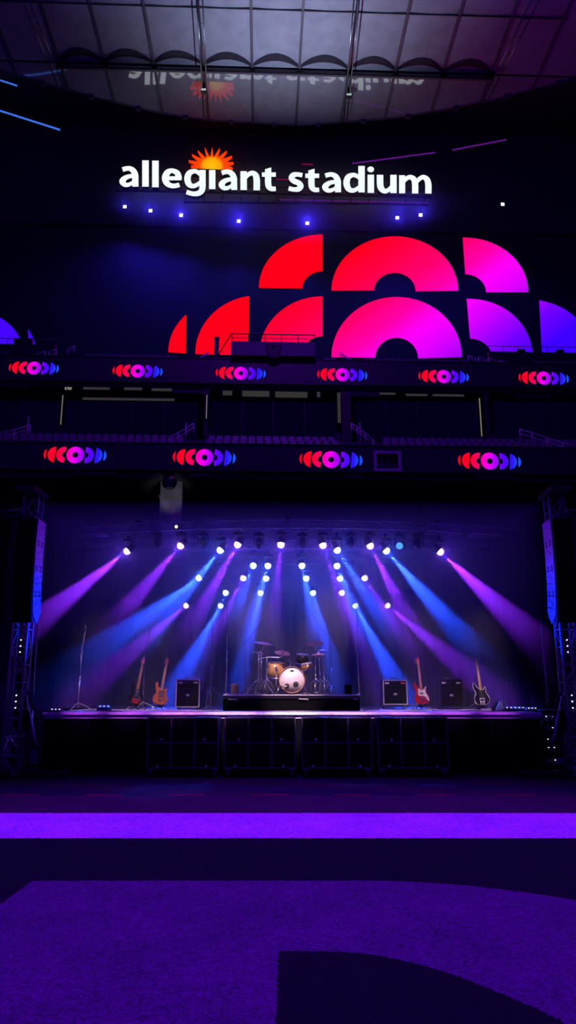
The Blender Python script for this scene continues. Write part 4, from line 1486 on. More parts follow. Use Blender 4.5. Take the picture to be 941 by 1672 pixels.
#   px, py, row, target px, colour, power, spread deg, label
BEAMS = [
    (209, 899, 1, (100, 985), 'p', 1.5, 17, 'lit pink lamp on the front truss, first from the end over the lone microphone stand'),
    (296, 890, 1, (248, 945), 'p', 0.8, 17, 'lit pink lamp on the front truss above the amber guitar'),
    (389, 888, 1, (348, 960), 'p', 0.8, 16, 'lit pink lamp on the front truss above the tall riser pole'),
    (459, 888, 1, (453, 950), 'p', 0.35, 15, 'lit pink lamp at the centre of the front truss, above the bass drum'),
    (527, 889, 1, (552, 960), 'p', 0.6, 15, 'lit pink lamp on the front truss, next after the central one'),
    (604, 890, 1, (640, 960), 'p', 0.8, 16, 'lit pink lamp on the front truss above the amplifier with silver piping'),
    (718, 900, 1, (815, 990), 'p', 1.5, 18, 'lit pink lamp on the front truss, last before the black side curtain'),
    (361, 897, 1, (290, 985), 'b', 1.7, 15, 'lit blue lamp on the front truss above the first amplifier'),
    (550, 897, 1, (594, 965), 'b', 1.0, 15, 'lit blue lamp on the front truss, above two smaller blue lamps in a column'),
    (630, 898, 1, (720, 1000), 'b', 1.9, 16, 'lit blue lamp on the front truss, the last blue one along it'),
    (414, 923, 2, (398, 965), 'b', 0.5, 15, 'lit blue lamp on the second truss, first of its row'),
    (438, 923, 2, (418, 990), 'b', 0.9, 15, 'lit blue lamp on the second truss, second of its row'),
    (493, 923, 2, (506, 985), 'b', 0.9, 15, 'lit blue lamp on the second truss, third of its row'),
    (550, 923, 2, (575, 985), 'b', 0.9, 15, 'lit blue lamp on the second truss, last of its row'),
    (326, 943, 3, (235, 1010), 'b', 2.2, 17, 'lit blue lamp on the third truss, first of its row, over the amber guitar'),
    (398, 943, 3, (352, 1035), 'p', 0.9, 14, 'lit pink lamp on the third truss, over the tall riser pole'),
    (435, 943.5, 3, (412, 1030), 'b', 0.5, 13, 'small lit blue lamp on the third truss, directly below two others'),
    (500, 943.5, 3, (518, 1030), 'b', 0.5, 13, 'small lit blue lamp on the third truss, just past the middle'),
    (555, 943.5, 3, (590, 1030), 'b', 0.6, 13, 'small lit blue lamp on the third truss, below the blue column'),
    (595, 943, 3, (645, 1020), 'p', 0.9, 15, 'lit pink lamp on the third truss, last of its row'),
    (369, 967, 4, (345, 1030), 'b', 0.6, 14, 'lit blue lamp on the fourth truss, first of its row'),
    (426, 967, 4, (402, 1060), 'b', 1.1, 15, 'lit blue lamp on the fourth truss above a drum microphone'),
    (511, 967, 4, (537, 1060), 'b', 1.1, 15, 'lit blue lamp on the fourth truss above the pink-lit cymbal'),
    (558, 967, 4, (585, 1040), 'p', 0.7, 14, 'lit pink lamp on the fourth truss, last of its row'),
    (305, 988, 5, (225, 1055), 'p', 1.1, 17, 'lit pink lamp on the rear truss, first of its row'),
    (361, 988, 5, (308, 1085), 'b', 2.1, 17, 'lit blue lamp on the rear truss, its beam falling by the first amplifier'),
    (580, 988, 5, (640, 1100), 'b', 2.1, 17, 'lit blue lamp on the rear truss, its beam falling by the amplifier with silver piping'),
    (632, 988, 5, (722, 1062), 'p', 1.4, 17, 'lit pink lamp on the rear truss, last of its row'),
]
ROWY = {1: 17.45, 2: 18.3, 3: 19.2, 4: 20.1, 5: 21.0}
BEAM_W = 6500.0
for (px, py, r_, tg, c, pw, sp, lb) in BEAMS:
    Y = ROWY[r_]
    tz = ZT - .16 * (W(px, py, Y).x / 5.6) ** 2 - .075 if r_ == 1 else trz(ROWS[r_][3], Y) - (.06 if r_ == 2 else .045)
    p, d = moving_head(px, py, Y, tz, tg, (-0.28 if r_ == 1 else -0.8), MT['lens_pink'] if c == 'p' else MT['lens_blue'], lb, .8 if r_ == 1 else (.8 if r_ == 2 else .74), lens=1.0 if r_ == 1 else .95)
    lamp('beam_' + ('pink' if c == 'p' else 'blue'), 'SPOT', p + d * .13, BEAM_W * pw * (.62 if c == 'p' else 1.0), PINK if c == 'p' else BLUE, p + d * 2, R(sp), 0.65, .03)
    lamp('spill_' + ('pink' if c == 'p' else 'blue'), 'POINT', p + d * .15, 8.0, (.05, .0, 1.0) if c == 'p' else (0.0, .01, 1), radius=.03)
for (px, py, lb) in ((332, 890, 'unlit black moving head on the front truss between a pink and a blue lamp'), (423, 890, 'unlit black moving head on the front truss just before the central pink lamp'),
                     (494, 890, 'unlit black moving head on the front truss just after the central pink lamp'), (573, 890, 'unlit black moving head between the blue and the next pink lamp of the front truss'),
                     (683, 891, 'unlit black moving head on the front truss before the last pink lamp'), (258, 890, 'unlit black moving head on the front truss between its first two pink lamps')):
    moving_head(px, py, 17.45, ZT - .16 * (W(px, py, 17.45).x / 5.6) ** 2 - .06, None, label=lb, size=.8)
p, d = moving_head(653, 891, 17.45, ZT - .12, (640, 905), -.6, E('lens_cyan', (0.08, .35, 1.0), 1.4), 'dimly lit cyan lamp on the front truss, beside the last blue one', size=.8)

# small white work light below the pillar
p = W(288, 860, 16.9)
t = thing('work_light', 'small white work light on the front truss in front of the pale pillar', 'light', p)
mb = MB(); mb.lathe([(0, .03), (.028, .025), (.034, 0), (.0, 0)][::-1], 16, Matrix.Rotation(R(100), 4, 'X')); obj('lens', mb, MT['lens_white'], t)
mb = MB(); mb.lathe([(0, -.14), (.05, -.13), (.065, -.02), (.065, .0)], 16, Matrix.Rotation(R(100), 4, 'X')); obj('housing', mb, MT['black_metal'], t)
lamp('pillar_light', 'SPOT', W(288, 862, 43.0), 170, (1.0, .93, .88), W(276, 800, Y_LOW + 1.0), R(34), .9, .1)
# speaker dome hung at the pillar
p = W(277, 788, 45.2)
t = thing('dome_speaker', 'round black dome hanging in front of the pale pillar', 'speaker', p)
mb = MB(); mb.lathe([(0, -.42), (.3, -.38), (.46, -.15), (.48, .1), (.38, .3), (0, .34)], 20); obj('body', mb, MT['black_gloss'], t)
mb = MB(); mb.tube([(0, 0, .34), (0, 0, 1.2)], .05, 6); mb.tube([(-.3, 0, 1.2), (.3, 0, 1.2)], .04, 6); obj('hanging_rod', mb, MT['black_metal'], t)

# ================================================================== SPEAKER TOWERS AND LINE ARRAYS
def tower(px_top, px_bot, sgn, label):
    Y = 15.2
    A = W(px_bot, 1258, Y); A.z = 0
    B = W(px_top, 812, Y)
    top = B.z
    x = (W(px_bot, 1230, Y).x + W(px_top, 1020, Y).x) / 2
    t = thing('speaker_tower', label, 'tower', (x, Y, 0))
    chs, la = [], MB()
    box_truss(chs, la, Vector((0, 0, .05)), Vector((0, 0, top)), .30, .30, .34, .025, .012, up=Vector((0, 1, 0)))
    for a, b in chs:
        mb = MB(); mb.tube([a, b], .026, 8); obj('chord', mb, MT['truss'], t)
    obj('lattice', la, MT['truss'], t)
    mb = MB(); mb.box((0, 0, .03), (.7, .7, .04), bev=.01); obj('base', mb, MT['black_metal'], t)
    for (dx, dy) in ((1, 0), (-1, 0), (0, -1)):
        mb = MB(); mb.box((dx * .62, dy * .62, .09), (abs(dx) * 1.0 + .08, abs(dy) * 1.0 + .08, .07)); mb.tube([(dx * 1.08, dy * 1.08, 0), (dx * 1.08, dy * 1.08, .12)], .06, 10)
        obj('outrigger', mb, MT['black_metal'], t)
    mb = MB(); mb.tube([(-sgn * 0.0 + sgn * .17, -.02, 1.55), (sgn * .60, -.02, .14)], .028, 8); mb.tube([(sgn * .13, -.02, 1.56), (sgn * .19, -.02, 1.56)], .04, 8); obj('brace', mb, MT['steel'], t)
    mb = MB(); mb.tube([(sgn * .17, .1, 1.6), (sgn * .50, .1, .9), (sgn * .64, .1, .14)], .02, 8); obj('brace', mb, MT['black_metal'], t)
    # chain bag and lugs on the inner side
    mb = MB(); mb.lathe([(0, -.2), (.06, -.18), (.08, 0), (.06, .18), (0, .2)], 12, Matrix.Translation((sgn * .23, -.03, 1.05))); mb.tube([(sgn * .2, -.03, 1.2), (sgn * .19, -.03, 1.6)], .012, 6)
    obj('chain_bag', mb, MT['black_cloth'], t)
    for zz in (2.38, 2.5, 2.62, 1.30, 1.42, 1.54):
        mb = MB(); mb.lathe([(0, .008), (.014, .007), (.014, 0)], 10, Matrix.Translation((sgn * .04, -.158, zz)) @ Matrix.Rotation(R(90), 4, 'X')); obj('indicator', mb, MT['small_led'], t)
    # head block and cross arm that carry the array
    mb = MB(); mb.box((0, -.12, top + .06), (.42, .9, .12), bev=.01); obj('hanging_arm', mb, MT['black_metal'], t)
    return x


def line_array(cx_px, sgn, label):
    """sgn = +1: inner side faces +x. Eight boxes in a gentle banana curve"""
    Y = 14.05
    x = W(cx_px, 930, Y).x
    ztop = W(cx_px, 846, Y).z
    zbot = W(cx_px, 1017, Y).z
    n = 8
    hgt = (ztop - zbot) / n
    t = thing('line_array_speaker', label, 'speaker', (x, Y, zbot))
    z = ztop - zbot
    y = 0.0
    a = R(-2)
    for k in range(n):
        rot = Matrix.Rotation(a, 3, 'X')
        c = Vector((0, y, z)) + rot @ Vector((0, .0, -hgt / 2))
        w, dp = .88, .50
        taper = .0 if k < n - 1 else .0
        mb = MB(); mb.box(c + rot @ Vector((0, .25, 0)), (w, dp, hgt * .97), rot, bev=.01)
        cab = obj('cabinet', mb, MT['black'], t)
        for sx in (-1, 1):
            mb = MB(); mb.box(c + rot @ Vector((sx * .25, -.012, 0)), (.36, .02, hgt * .9), rot, bev=.006); obj('grille', mb, MT['grille'], cab)
            mb = MB(); mb.box(c + rot @ Vector((sx * .045, -.014, 0)), (.03, .03, hgt * .96), rot); obj('waveguide_rail', mb, MT['side_plate'] if False else MT['black_metal'], cab)
        # side plate with rigging slots
        for sx in (-1, 1):
            mb = MB(); 
            dpl = .46 if k < n - 1 else .40
            if k == n - 1:
                pr = [(-.0, hgt * .5), (.46, hgt * .5), (.46, hgt * .1), (.22, -hgt * .75), (.02, hgt * .05)]
            else:
                pr = [(.0, hgt * .5), (.46, hgt * .5), (.46, -hgt * .5), (.0, -hgt * .5)]
            m4 = Matrix.Translation(c + rot @ Vector((sx * (w / 2 + .008), .02, 0))) @ rot.to_4x4() @ Matrix.Rotation(R(90), 4, 'Z')
            mb.prism([(p_[0], p_[1]) for p_ in pr], -.006, .006, m4)
            sp = obj('side_plate', mb, MT['side_plate'], cab)
            if k % 2 == 1 and k < n - 1:
                mb = MB()
                for yy in (.12, .34):
                    for zz in (-.06, -.145 + .01):
                        m5 = c + rot @ Vector((sx * (w / 2 + .016), .02 + yy, zz * hgt / .29 + .0))
                        mb.box(m5, (.006, .09, .055 * hgt / .29), rot, bev=.002)
                obj('rigging_slot', mb, MT['black'], sp)
            elif k % 2 == 0:
                mb = MB()
                mb.box(c + rot @ Vector((sx * (w / 2 + .016), .2, -.02)), (.006, .16, .012), rot @ Matrix.Rotation(R(32), 3, 'X'))
                mb.box(c + rot @ Vector((sx * (w / 2 + .016), .4, .02)), (.006, .03, .03), rot)
                obj('rigging_pin', mb, MT['black'], sp)
        step = rot @ Vector((0, 0, -hgt))
        z += step.z
        y += step.y
        a += R(1.6 if k < 4 else 3.0)
    mb = MB()
    zt_ = ztop - zbot
    mb.box((-.3, .28, zt_ + .07), (.05, .9, .08)); mb.box((.3, .28, zt_ + .07), (.05, .9, .08)); mb.box((0, .1, zt_ + .07), (.7, .06, .06)); mb.box((0, .5, zt_ + .07), (.7, .06, .06))
    for sx in (-1, 1):
        mb.tube([(sx * .3, .55, zt_ + .1), (sx * .05, .5, zt_ + .3)], .02, 6)
        mb.tube([(sx * .3, -.1, zt_ + .1), (sx * .05, .45, zt_ + .3)], .02, 6)
    obj('hanging_frame', mb, MT['black_metal'], t)


tower(38, 20, 1, 'black truss tower with braces standing past the stage end near the lone microphone stand')
tower(925, 938, -1, 'black truss tower with braces at the stage end near the black and white guitar')
line_array(17, 1, 'curved column of black speaker boxes hanging at the lone microphone stand end')
line_array(945, -1, 'curved column of black speaker boxes hanging at the black and white guitar end')

# thin poles by the curtain
def thin_pole(pts, Y, label, extra=None):
    A = W(*pts[-1], Y)
    t = thing('curtain_pole', label, 'pole', (A.x, Y, 0), 0)
    P = [W(*p, Y) - Vector((A.x, Y, 0)) for p in pts]
    mb = MB(); mb.tube(P, .018, 6); obj('pole', mb, MT['steel'], t)
    mb = MB(); mb.box((P[-1].x, 0, .02), (.45, .45, .04)); mb.tube([(P[-1].x, 0, .02), P[-1]], .022, 6); obj('base', mb, MT['black_metal'], t)
    if extra:
        mb = MB()
        q = [W(*p, Y) - Vector((A.x, Y, 0)) for p in extra]
        mb.tube(q, .02, 6); obj('arm', mb, MT['black_metal'], t)


thin_pole([(62, 1010), (57, 1085), (53, 1160)], 16.4, 'thin upright pole beside the truss tower near the lone microphone stand')
thin_pole([(884, 1012), (889, 1075), (894, 1130), (896, 1168)], 16.0, 'thin upright pole with a crooked arm before the black side curtain', [(875, 1102), (886, 1097), (891, 1131), (894, 1140)])

# ================================================================== AMPLIFIERS
def amp(px0, px1, py_top, py_bot, Y, rot, label, dolly=False, piping='piping', accents=('white', 'white')):
    x0 = W(px0, py_bot, Y).x; x1 = W(px1, py_bot, Y).x
    w = x1 - x0
    zt = W(px0, py_top, Y).z - STAGE_Z
    t = thing('guitar_amplifier', label, 'amplifier', ((x0 + x1) / 2, Y, STAGE_Z + .002), rot)
    zb = .11 if dolly else .05
    dp = .36
    mb = MB(); mb.box((0, dp / 2, (zb + zt) / 2), (w, dp, zt - zb), bev=.012); obj('cabinet', mb, M('black_vinyl', (0.02, 0.02, 0.03), .5, scale=80, bump=.2), t)
    mb = MB(); b = .022
    mb.box((0, -.004, zt - b / 2 - .004), (w - .01, .02, b)); mb.box((0, -.004, zb + b / 2), (w - .01, .02, b))
    mb.box((-w / 2 + b / 2 + .004, -.004, (zt + zb) / 2), (b, .02, zt - zb - .01)); mb.box((w / 2 - b / 2 - .004, -.004, (zt + zb) / 2), (b, .02, zt - zb - .01))
    obj('piping', mb, MT[piping], t)
    pt = zt - .035
    mb = MB(); mb.box((0, -.002, pt - .045), (w - .07, .012, .075), bev=.003); cp = obj('control_panel', mb, MT['black_gloss'], t)
    mb = MB()
    for k in range(3):
        mb.box((-w / 2 + .075 + k * .034, -.0095, pt - .042 - .006 * (k % 2)), (.026, .003, .03))
    obj('nameplate', mb, MT[accents[0]], cp)
    mb = MB()
    for k in range(3):
        mb.box((w / 2 - .075 - k * .034, -.0095, pt - .042 - .006 * (k % 2)), (.026, .003, .03))
    obj('switch_plate', mb, MT[accents[1]], cp)
    for k in range(5):
        mb = MB(); mb.lathe([(.012, 0), (.010, .014), (0, .016)], 10, Matrix.Translation((-.08 + k * .04, -.008, pt - .035)) @ Matrix.Rotation(R(90), 4, 'X')); obj('knob', mb, MT['black_metal'], cp)
    gz0, gz1 = zb + .03, pt - .09
    mb = MB(); mb.box((0, -.0, (gz0 + gz1) / 2), (w - .055, .014, gz1 - gz0), bev=.004); g = obj('grille', mb, MT['grille'], t)
    mb = MB(); mb.prism(catmull([(-.05, 0), (-.02, .012), (0, .022), (.02, .012), (.05, 0), (.02, -.012), (-.02, -.012)], 3), -.013, -.007, Matrix.Translation((0, 0, (gz0 + gz1) / 2 + .01)))
    mb.box((0, -.010, (gz0 + gz1) / 2 - .016), (.08, .004, .008)); obj('badge', mb, MT['piping'], g)
    mb = MB(); mb.tube([(-.10, dp * .45, zt), (-.085, dp * .45, zt + .035), (.085, dp * .45, zt + .035), (.10, dp * .45, zt)], .012, 8); obj('handle', mb, MT['steel'], t)
    for sx in (-1, 1):
        for zz in (zb + .02, zt - .02):
            mb = MB(); mb.box((sx * (w / 2 - .012), .012, zz), (.034, .034, .034), bev=.008); obj('corner_cap', mb, MT['black_metal'], t)
        # side grip
        mb = MB(); mb.box((sx * (w / 2 + .002), dp * .5, zt * .62), (.012, .12, .05), bev=.004); obj('side_handle', mb, MT['black_metal'], t)
    for sx in (-1, 1):
        for sy in (0, 1):
            cx, cy = sx * (w / 2 - .06), .05 + sy * (dp - .10)
            if dolly:
                mb = MB(); mb.lathe([(0, -.014), (.036, -.014), (.04, 0), (.036, .014), (0, .014)], 14, Matrix.Translation((cx, cy, .04)) @ Matrix.Rotation(R(90), 4, 'Y')); mb.box((cx, cy, .085), (.05, .05, .02))
                obj('caster', mb, MT['steel'], t)
            else:
                mb = MB(); mb.lathe([(0, 0), (.022, 0), (.026, .05), (0, .05)], 12, Matrix.Translation((cx, cy, 0))); obj('foot', mb, MT['piping'], t)
    if dolly:
        mb = MB(); mb.box((0, dp / 2, .10), (w + .02, dp + .02, .02)); mb.box((0, -.012, .10), (w * .8, .01, .012)); obj('dolly_board', mb, MT['black_metal'], t)


amp(286, 326, 1109, 1157.5, 18.0, R(-1.5), 'black amplifier with grey piping standing beside the amber guitar')
amp(626, 667, 1110, 1158, 18.0, R(3.5), 'black amplifier with bright silver piping and a red plate, on casters beside the red guitar', True, 'piping', ('white', 'head_red'))
amp(719, 758, 1109.5, 1157.5, 18.0, R(5), 'black amplifier with dark edges between the red guitar and the black and white guitar', False, 'black_metal')

# ================================================================== GUITARS
BODY = [(0, 0), (.10, .008), (.162, .06), (.178, .135), (.155, .205), (.122, .265), (.118, .32), (.132, .375), (.126, .408), (.104, .405), (.085, .37), (.055, .345), (.03, .342),
        (-.03, .375), (-.066, .392), (-.092, .42), (-.108, .47), (-.132, .505), (-.158, .492), (-.17, .44), (-.16, .37), (-.13, .30), (-.125, .255), (-.157, .205), (-.178, .135), (-.162, .06), (-.10, .008)]


def guitar(px_b, py_b, Y, tilt, mats, guard, label, style):
    base = W(px_b, py_b, Y)
    t = thing('electric_guitar', label, 'guitar', base)
    t.rotation_euler = (R(-9), R(tilt), 0)
    body_m, rim_m, neck_m, head_m, guard_m = mats
    ol = catmull(BODY, 5)
    mb = MB(); mb.prism(ol, -.022, .022, bev=.009, mi=0, side_mi=1)
    obj('body', mb, [MT[body_m], MT[rim_m]], t)
    if style == 'burst':                       # red centre patch of the sunburst finish
        mb = MB(); mb.prism(catmull([(0, .012), (.07, .02), (.085, .08), (.06, .15), (.0, .2), (-.06, .15), (-.085, .08), (-.07, .02)], 4), -.0235, -.0205)
        obj('top_veneer', mb, MT['red'], t, 'dark red centre of the body')
    # pickguard
    mb = MB(); mb.prism(catmull(guard, 4), -.026, -.0215)
    obj('pickguard', mb, MT[guard_m], t)
    # neck with fretboard
    mb = MB()
    mb.prism([(-.029, .33), (.029, .33), (.022, .95), (-.022, .95)], -.036, -.008)
    nk = obj('neck', mb, MT[neck_m], t)
    mb = MB()
    z = .95
    for k in range(20):
        z = .95 - (.62 + .3) * (1 - 2 ** (-(k + 1) / 12))
        if z < .36:
            break
        mb.box((0, -.0365, z), (.05, .003, .003))
    obj('fret_wire', mb, MT['steel'], nk)
    # headstock
    hs = [(-.024, .94), (.024, .94), (.034, .965), (.030, 1.0), (.034, 1.045), (.02, 1.085), (-.006, 1.095), (-.022, 1.07), (-.034, 1.0), (-.042, .965)]
    mb = MB(); mb.prism(catmull(hs, 4), -.024, -.010, bev=.003)
    h = obj('headstock', mb, MT[head_m], t)
    for k in range(4):
        zz = .965 + k * .03
        mb = MB(); mb.tube([(-.03 + k * .004, -.017, zz), (-.056 + k * .005, -.017, zz + .003)], .004, 6); mb.box((-.064 + k * .005, -.017, zz + .003), (.018, .006, .016), bev=.002)
        obj('tuning_peg', mb, MT['chrome'], h)
    mb = MB(); mb.box((.042, -.017, .962), (.016, .008, .016), bev=.003); obj('string_tree', mb, MT['chrome'], h)
    # strings
    mb = MB()
    for k in range(4):
        x = -.018 + k * .012
        mb.tube([(x, -.041, .11), (x * .8, -.041, .95)], .0013, 4)
    obj('string', mb, MT['steel'], t)
    # pickups, bridge, controls
    if style == 'black':
        mb = MB(); mb.prism([(-.055, .02), (.045, .02), (.055, .055), (.055, .155), (-.055, .155)], -.030, -.026); cp = obj('control_plate', mb, MT['pearl'], t, 'large pale plate')
        for zz in (.125, .045):
            mb = MB(); mb.box((.0, -.034, zz), (.08, .012, .022), bev=.004); obj('pickup', mb, MT['black_gloss'], cp)
    else:
        for zz in ((.19, .28) if style != 'white' else (.245,)):
            mb = MB(); mb.box((0, -.030, zz), (.085, .012, .028), bev=.004); obj('pickup', mb, MT['black_gloss'] if style == 'white' else MT['chrome'], t)
    mb = MB(); mb.box((0, -.030, .10), (.082, .016, .034), bev=.004); obj('bridge', mb, MT['chrome'], t)
    for k in range(3):
        mb = MB(); mb.lathe([(.013, 0), (.011, .014), (0, .016)], 12, Matrix.Translation((.085 + .018 * k, -.0215, .15 - .04 * k)) @ Matrix.Rotation(R(90), 4, 'X'))
        obj('control_knob', mb, MT['chrome'] if style != 'white' else MT['black'], t)
    # strap buttons
    for (x, z) in ((-.140, .503), (.118, .41)):
        mb = MB(); mb.lathe([(0, -.012), (.009, -.012), (.006, 0), (.009, .012), (0, .012)], 10, Matrix.Translation((x, 0, z))); obj('strap_button', mb, MT['chrome'], t)
    if style == 'black':
        mb = MB()
        for i in range(len(ol)):
            a, b = ol[i], ol[(i + 1) % len(ol)]
            if a[1] > .03:
                mb.tube([(a[0] * .985, -.018, a[1]), (b[0] * .985, -.018, b[1])], .0075, 5, caps=False)
        obj('binding', mb, MT['pearl'], t, 'pale edge binding')
    # stand: top-level, carries the guitar
    s = thing('guitar_stand', 'black folding stand under the ' + label.split(' guitar')[0] + ' guitar', 'stand', (base.x, base.y, STAGE_Z + .002), 0, 'guitar stands')
    zb = base.z - STAGE_Z - .012
    mb = MB(); mb.tube([(0, .14, zb - .02), (0, .17, zb + .25)], .012, 8); mb.box((0, .14, zb - .03), (.09, .05, .05), bev=.008); obj('stem', mb, MT['black_metal'], s)
    mb = MB(); mb.tube([(-.09, .17, zb + .25), (.09, .17, zb + .25)], .012, 8); obj('back_rest', mb, MT['rubber'], s)
    for sx in (-1, 1):
        mb = MB(); mb.tube([(sx * .05, .13, zb), (sx * .09, .10, zb - .015), (sx * .09, -.045, zb - .015), (sx * .09, -.045, zb + .02)], .008, 8); obj('cradle_arm', mb, MT['rubber'], s)
        mb = MB(); mb.tube([(sx * .03, .14, zb - .01), (sx * .16, .08, .05), (sx * .23, .05, .012)], .011, 8); mb.box((sx * .23, .05, .01), (.04, .03, .02)); obj('leg', mb, MT['steel'], s)
    mb = MB(); mb.tube([(0, .15, zb - .02), (.02, .34, .012)], .011, 8); obj('leg', mb, MT['steel'], s)


G_SMALL = [(-.05, .13), (.06, .13), (.075, .2), (.06, .30), (.05, .37), (-.045, .37), (-.06, .28)]
G_TORT = [(-.055, .16), (.05, .16), (.095, .10), (.125, .13), (.09, .22), (.085, .34), (.05, .365), (-.04, .365), (-.06, .3)]
G_WHITE = [(-.075, .205), (-.02, .19), (.05, .185), (.09, .12), (.14, .07), (.165, .10), (.13, .19), (.10, .26), (.10, .32), (.118, .395), (.10, .39), (.08, .35), (.03, .335), (-.035, .35), (-.065, .37), (-.075, .30)]
G_BLK = [(-.05, .17), (.05, .17), (.09, .10), (.115, .14), (.09, .24), (.08, .32), (-.05, .34)]
guitar(220.5, 1149, 17.8, 7.0, ('black_gloss', 'black_gloss', 'rosewood', 'head_pink_lit', 'black_metal'), G_SMALL, 'dark red and black guitar with a pink-lit headstock, on a stand', 'burst')
guitar(260, 1150.5, 17.8, 7.0, ('amber', 'amber_rim', 'rose_neck', 'head_red', 'tortoise'), G_TORT, 'amber wooden guitar with a brown pickguard, on a stand', 'tort')
guitar(690.5, 1150, 17.8, -2.6, ('red', 'red', 'rose_neck', 'head_red', 'pearl'), G_WHITE, 'dark red guitar with a white pickguard, on a stand', 'white')
guitar(788.5, 1151, 17.8, -3.0, ('black_gloss', 'pearl', 'maple', 'maple', 'black_metal'), G_BLK, 'black and white guitar with a pale maple neck, on a stand', 'black')

# ================================================================== MICROPHONE STANDS
def mic(parent, tip, dirv, label=None, r=.024):
    q = Vector(dirv).normalized().to_track_quat('Z', 'Y').to_matrix().to_4x4()
    m4 = Matrix.Translation(tip) @ q
    mb = MB(); mb.lathe([(0, -.17), (.011, -.17), (.013, -.1), (.018, -.02), (.019, 0)], 12, m4)
    b = obj('microphone', mb, MT['stand_metal'], parent)
    mb = MB(); mb.lathe([(.019, 0), (r, .012), (r, .035), (r * .7, .052), (0, .058)], 14, m4)
    obj('grille_head', mb, MT['steel'], b)


def tripod(parent, h, r, mat='stand_metal', rot=0.3):
    for k in range(3):
        a = rot + k * 2 * PI / 3
        mb = MB(); mb.tube([(0, 0, h), (r * .5 * math.cos(a), r * .5 * math.sin(a), h * .62), (r * math.cos(a), r * math.sin(a), .012)], .010, 7)
        mb.tube([(r * math.cos(a) * .97, r * math.sin(a) * .97, .012), (r * math.cos(a) * 1.03, r * math.sin(a) * 1.03, .012)], .013, 7)
        obj('leg', mb, MT[mat], parent)


def mic_stand(base_px, top_px, boom_px, Y, floor_z, label, tail_px=None, tri=(.16, .32), with_mic=True, tilt=True):
    b = W(*base_px, Y); b.z = floor_z + .003
    t = thing('microphone_stand', label, 'microphone stand', b, 0)
    L = lambda p: W(*p, Y) - b
    top = L(top_px); top.y = 0
    mb = MB(); mb.tube([(0, 0, .06), top * .55 + Vector((0, 0, .02))], .013, 8); mb.tube([top * .55, top], .009, 8); mb.tube([top * .53, top * .57], .018, 8); obj('pole', mb, MT['stand_metal'], t)
    tripod(t, *tri)
    if boom_px:
        e = L(boom_px)
        e.y = -.18 if tilt else 0
        bd = (e - top).normalized()
        tl = (L(tail_px) if tail_px else top - bd * .16)
        tl.y = .05
        mb = MB(); mb.tube([tl, top, e], .008, 8); obj('boom', mb, MT['stand_metal'], t)
        mb = MB(); mb.box(top, (.04, .03, .045), bev=.008); mb.tube([top, top + Vector((.045, 0, 0))], .009, 8); obj('clutch', mb, MT['steel'], t)
        if with_mic:
            mic(t, e + bd * .12 + Vector((0, -.02, 0)), bd + Vector((0, -.3, .1)))
    return t


mic_stand((127, 1157.5), (133.5, 1064), (142, 1034), 17.2, STAGE_Z, 'lone slim microphone stand at the stage end, before the dark red guitar', (128.5, 1076))
mic_stand((233.5, 1155), (236, 1064), (245, 1040), 18.55, STAGE_Z, 'black microphone stand behind the neck of the dark red and black guitar')
mic_stand((681, 1156), (676, 1060), (667, 1036), 18.55, STAGE_Z, 'black microphone stand between an amplifier and the dark red guitar')
mic_stand((782, 1157), (780, 1060), (771.5, 1034), 18.55, STAGE_Z, 'slim microphone stand behind the black and white guitar', (786, 1072))
# straight tall poles
def tall_pole(base_px, top_px, Y, fz, label, mat='steel', tri=True):
    b = W(*base_px, Y); b.z = fz + .003
    t = thing('tall_stand', label, 'stand', b, 0)
    top = W(*top_px, Y) - b; top.y = 0
    mb = MB(); mb.tube([(0, 0, .02), top * .5], .017, 8); mb.tube([top * .5, top], .011, 8)
    for k in (.25, .5, .75):
        mb.tube([top * (k - .005), top * (k + .005)], .022, 8)
    obj('pole', mb, MT[mat], t)
    if tri:
        tripod(t, .55, .36, 'steel')
    else:
        mb = MB(); mb.lathe([(0, 0), (.07, 0), (.07, .01), (.025, .03), (.02, .05)], 14); obj('base', mb, MT[mat], t)


tall_pole((343.5, 1152), (347, 1012), 18.6, STAGE_Z, 'tall tripod pole between the first amplifier and the drum riser', 'stand_metal')
tall_pole((369.5, 1134), (371.5, 986), 17.3, RISER_Z, 'tall pale pole on the riser corner beside the copper coloured can', 'steel', False)
tall_pole((586.5, 1135.5), (582.5, 986), 17.3, RISER_Z, 'tall pale pole on the riser corner beside the small dark box', 'steel', False)

# ================================================================== DRUM KIT
ZD = RISER_Z + .018


def Yp(Y):
    return lambda x, y: W(x, y, Y)


# bass drum
c = W(477, 1110, 17.55)
br = (W(498.5, 1110, 17.55).x - c.x)
bz = ZD + br + .015
bd = thing('bass_drum', 'large bass drum with a white front head, standing at the centre of the riser', 'drum', (c.x, 17.55, ZD))
bd.rotation_euler = (0, 0, R(4))
RX = Matrix.Translation((0, 0, br + .015)) @ Matrix.Rotation(R(90), 4, 'X')
mb = MB(); mb.lathe([(br * .955, -.42), (br * .965, -.42), (br * .965, 0), (br * .955, 0), (br * .9, -.01)], 48, RX); obj('shell', mb, MT['gold'], bd)
mb = MB(); mb.lathe([(br * .93, -.02), (br, -.02), (br, .03), (br * .95, .03), (br * .93, .012)], 48, RX); mb.lathe([(br * .93, -.43), (br, -.43), (br, -.39), (br * .95, -.39)], 48, RX); obj('hoop', mb, M('hoop_wood', (0.32, 0.18, 0.12), .35), bd)
mb = MB(); mb.lathe([(0, .012), (br * .94, .010), (br * .94, .004)][::-1], 48, RX); hd = obj('drum_head', mb, MT['pearl'], bd, 'white front head')


def front_disc(x, z, r, mat, name, y=.0):
    mb = MB(); mb.lathe([(r, 0.0), (r, .006), (r * .9, .008), (0, .008)], 28, Matrix.Translation((x, -.014 - y, br + .015 + z)) @ Matrix.Rotation(R(90), 4, 'X'))
    return obj(name, mb, MT[mat], hd)


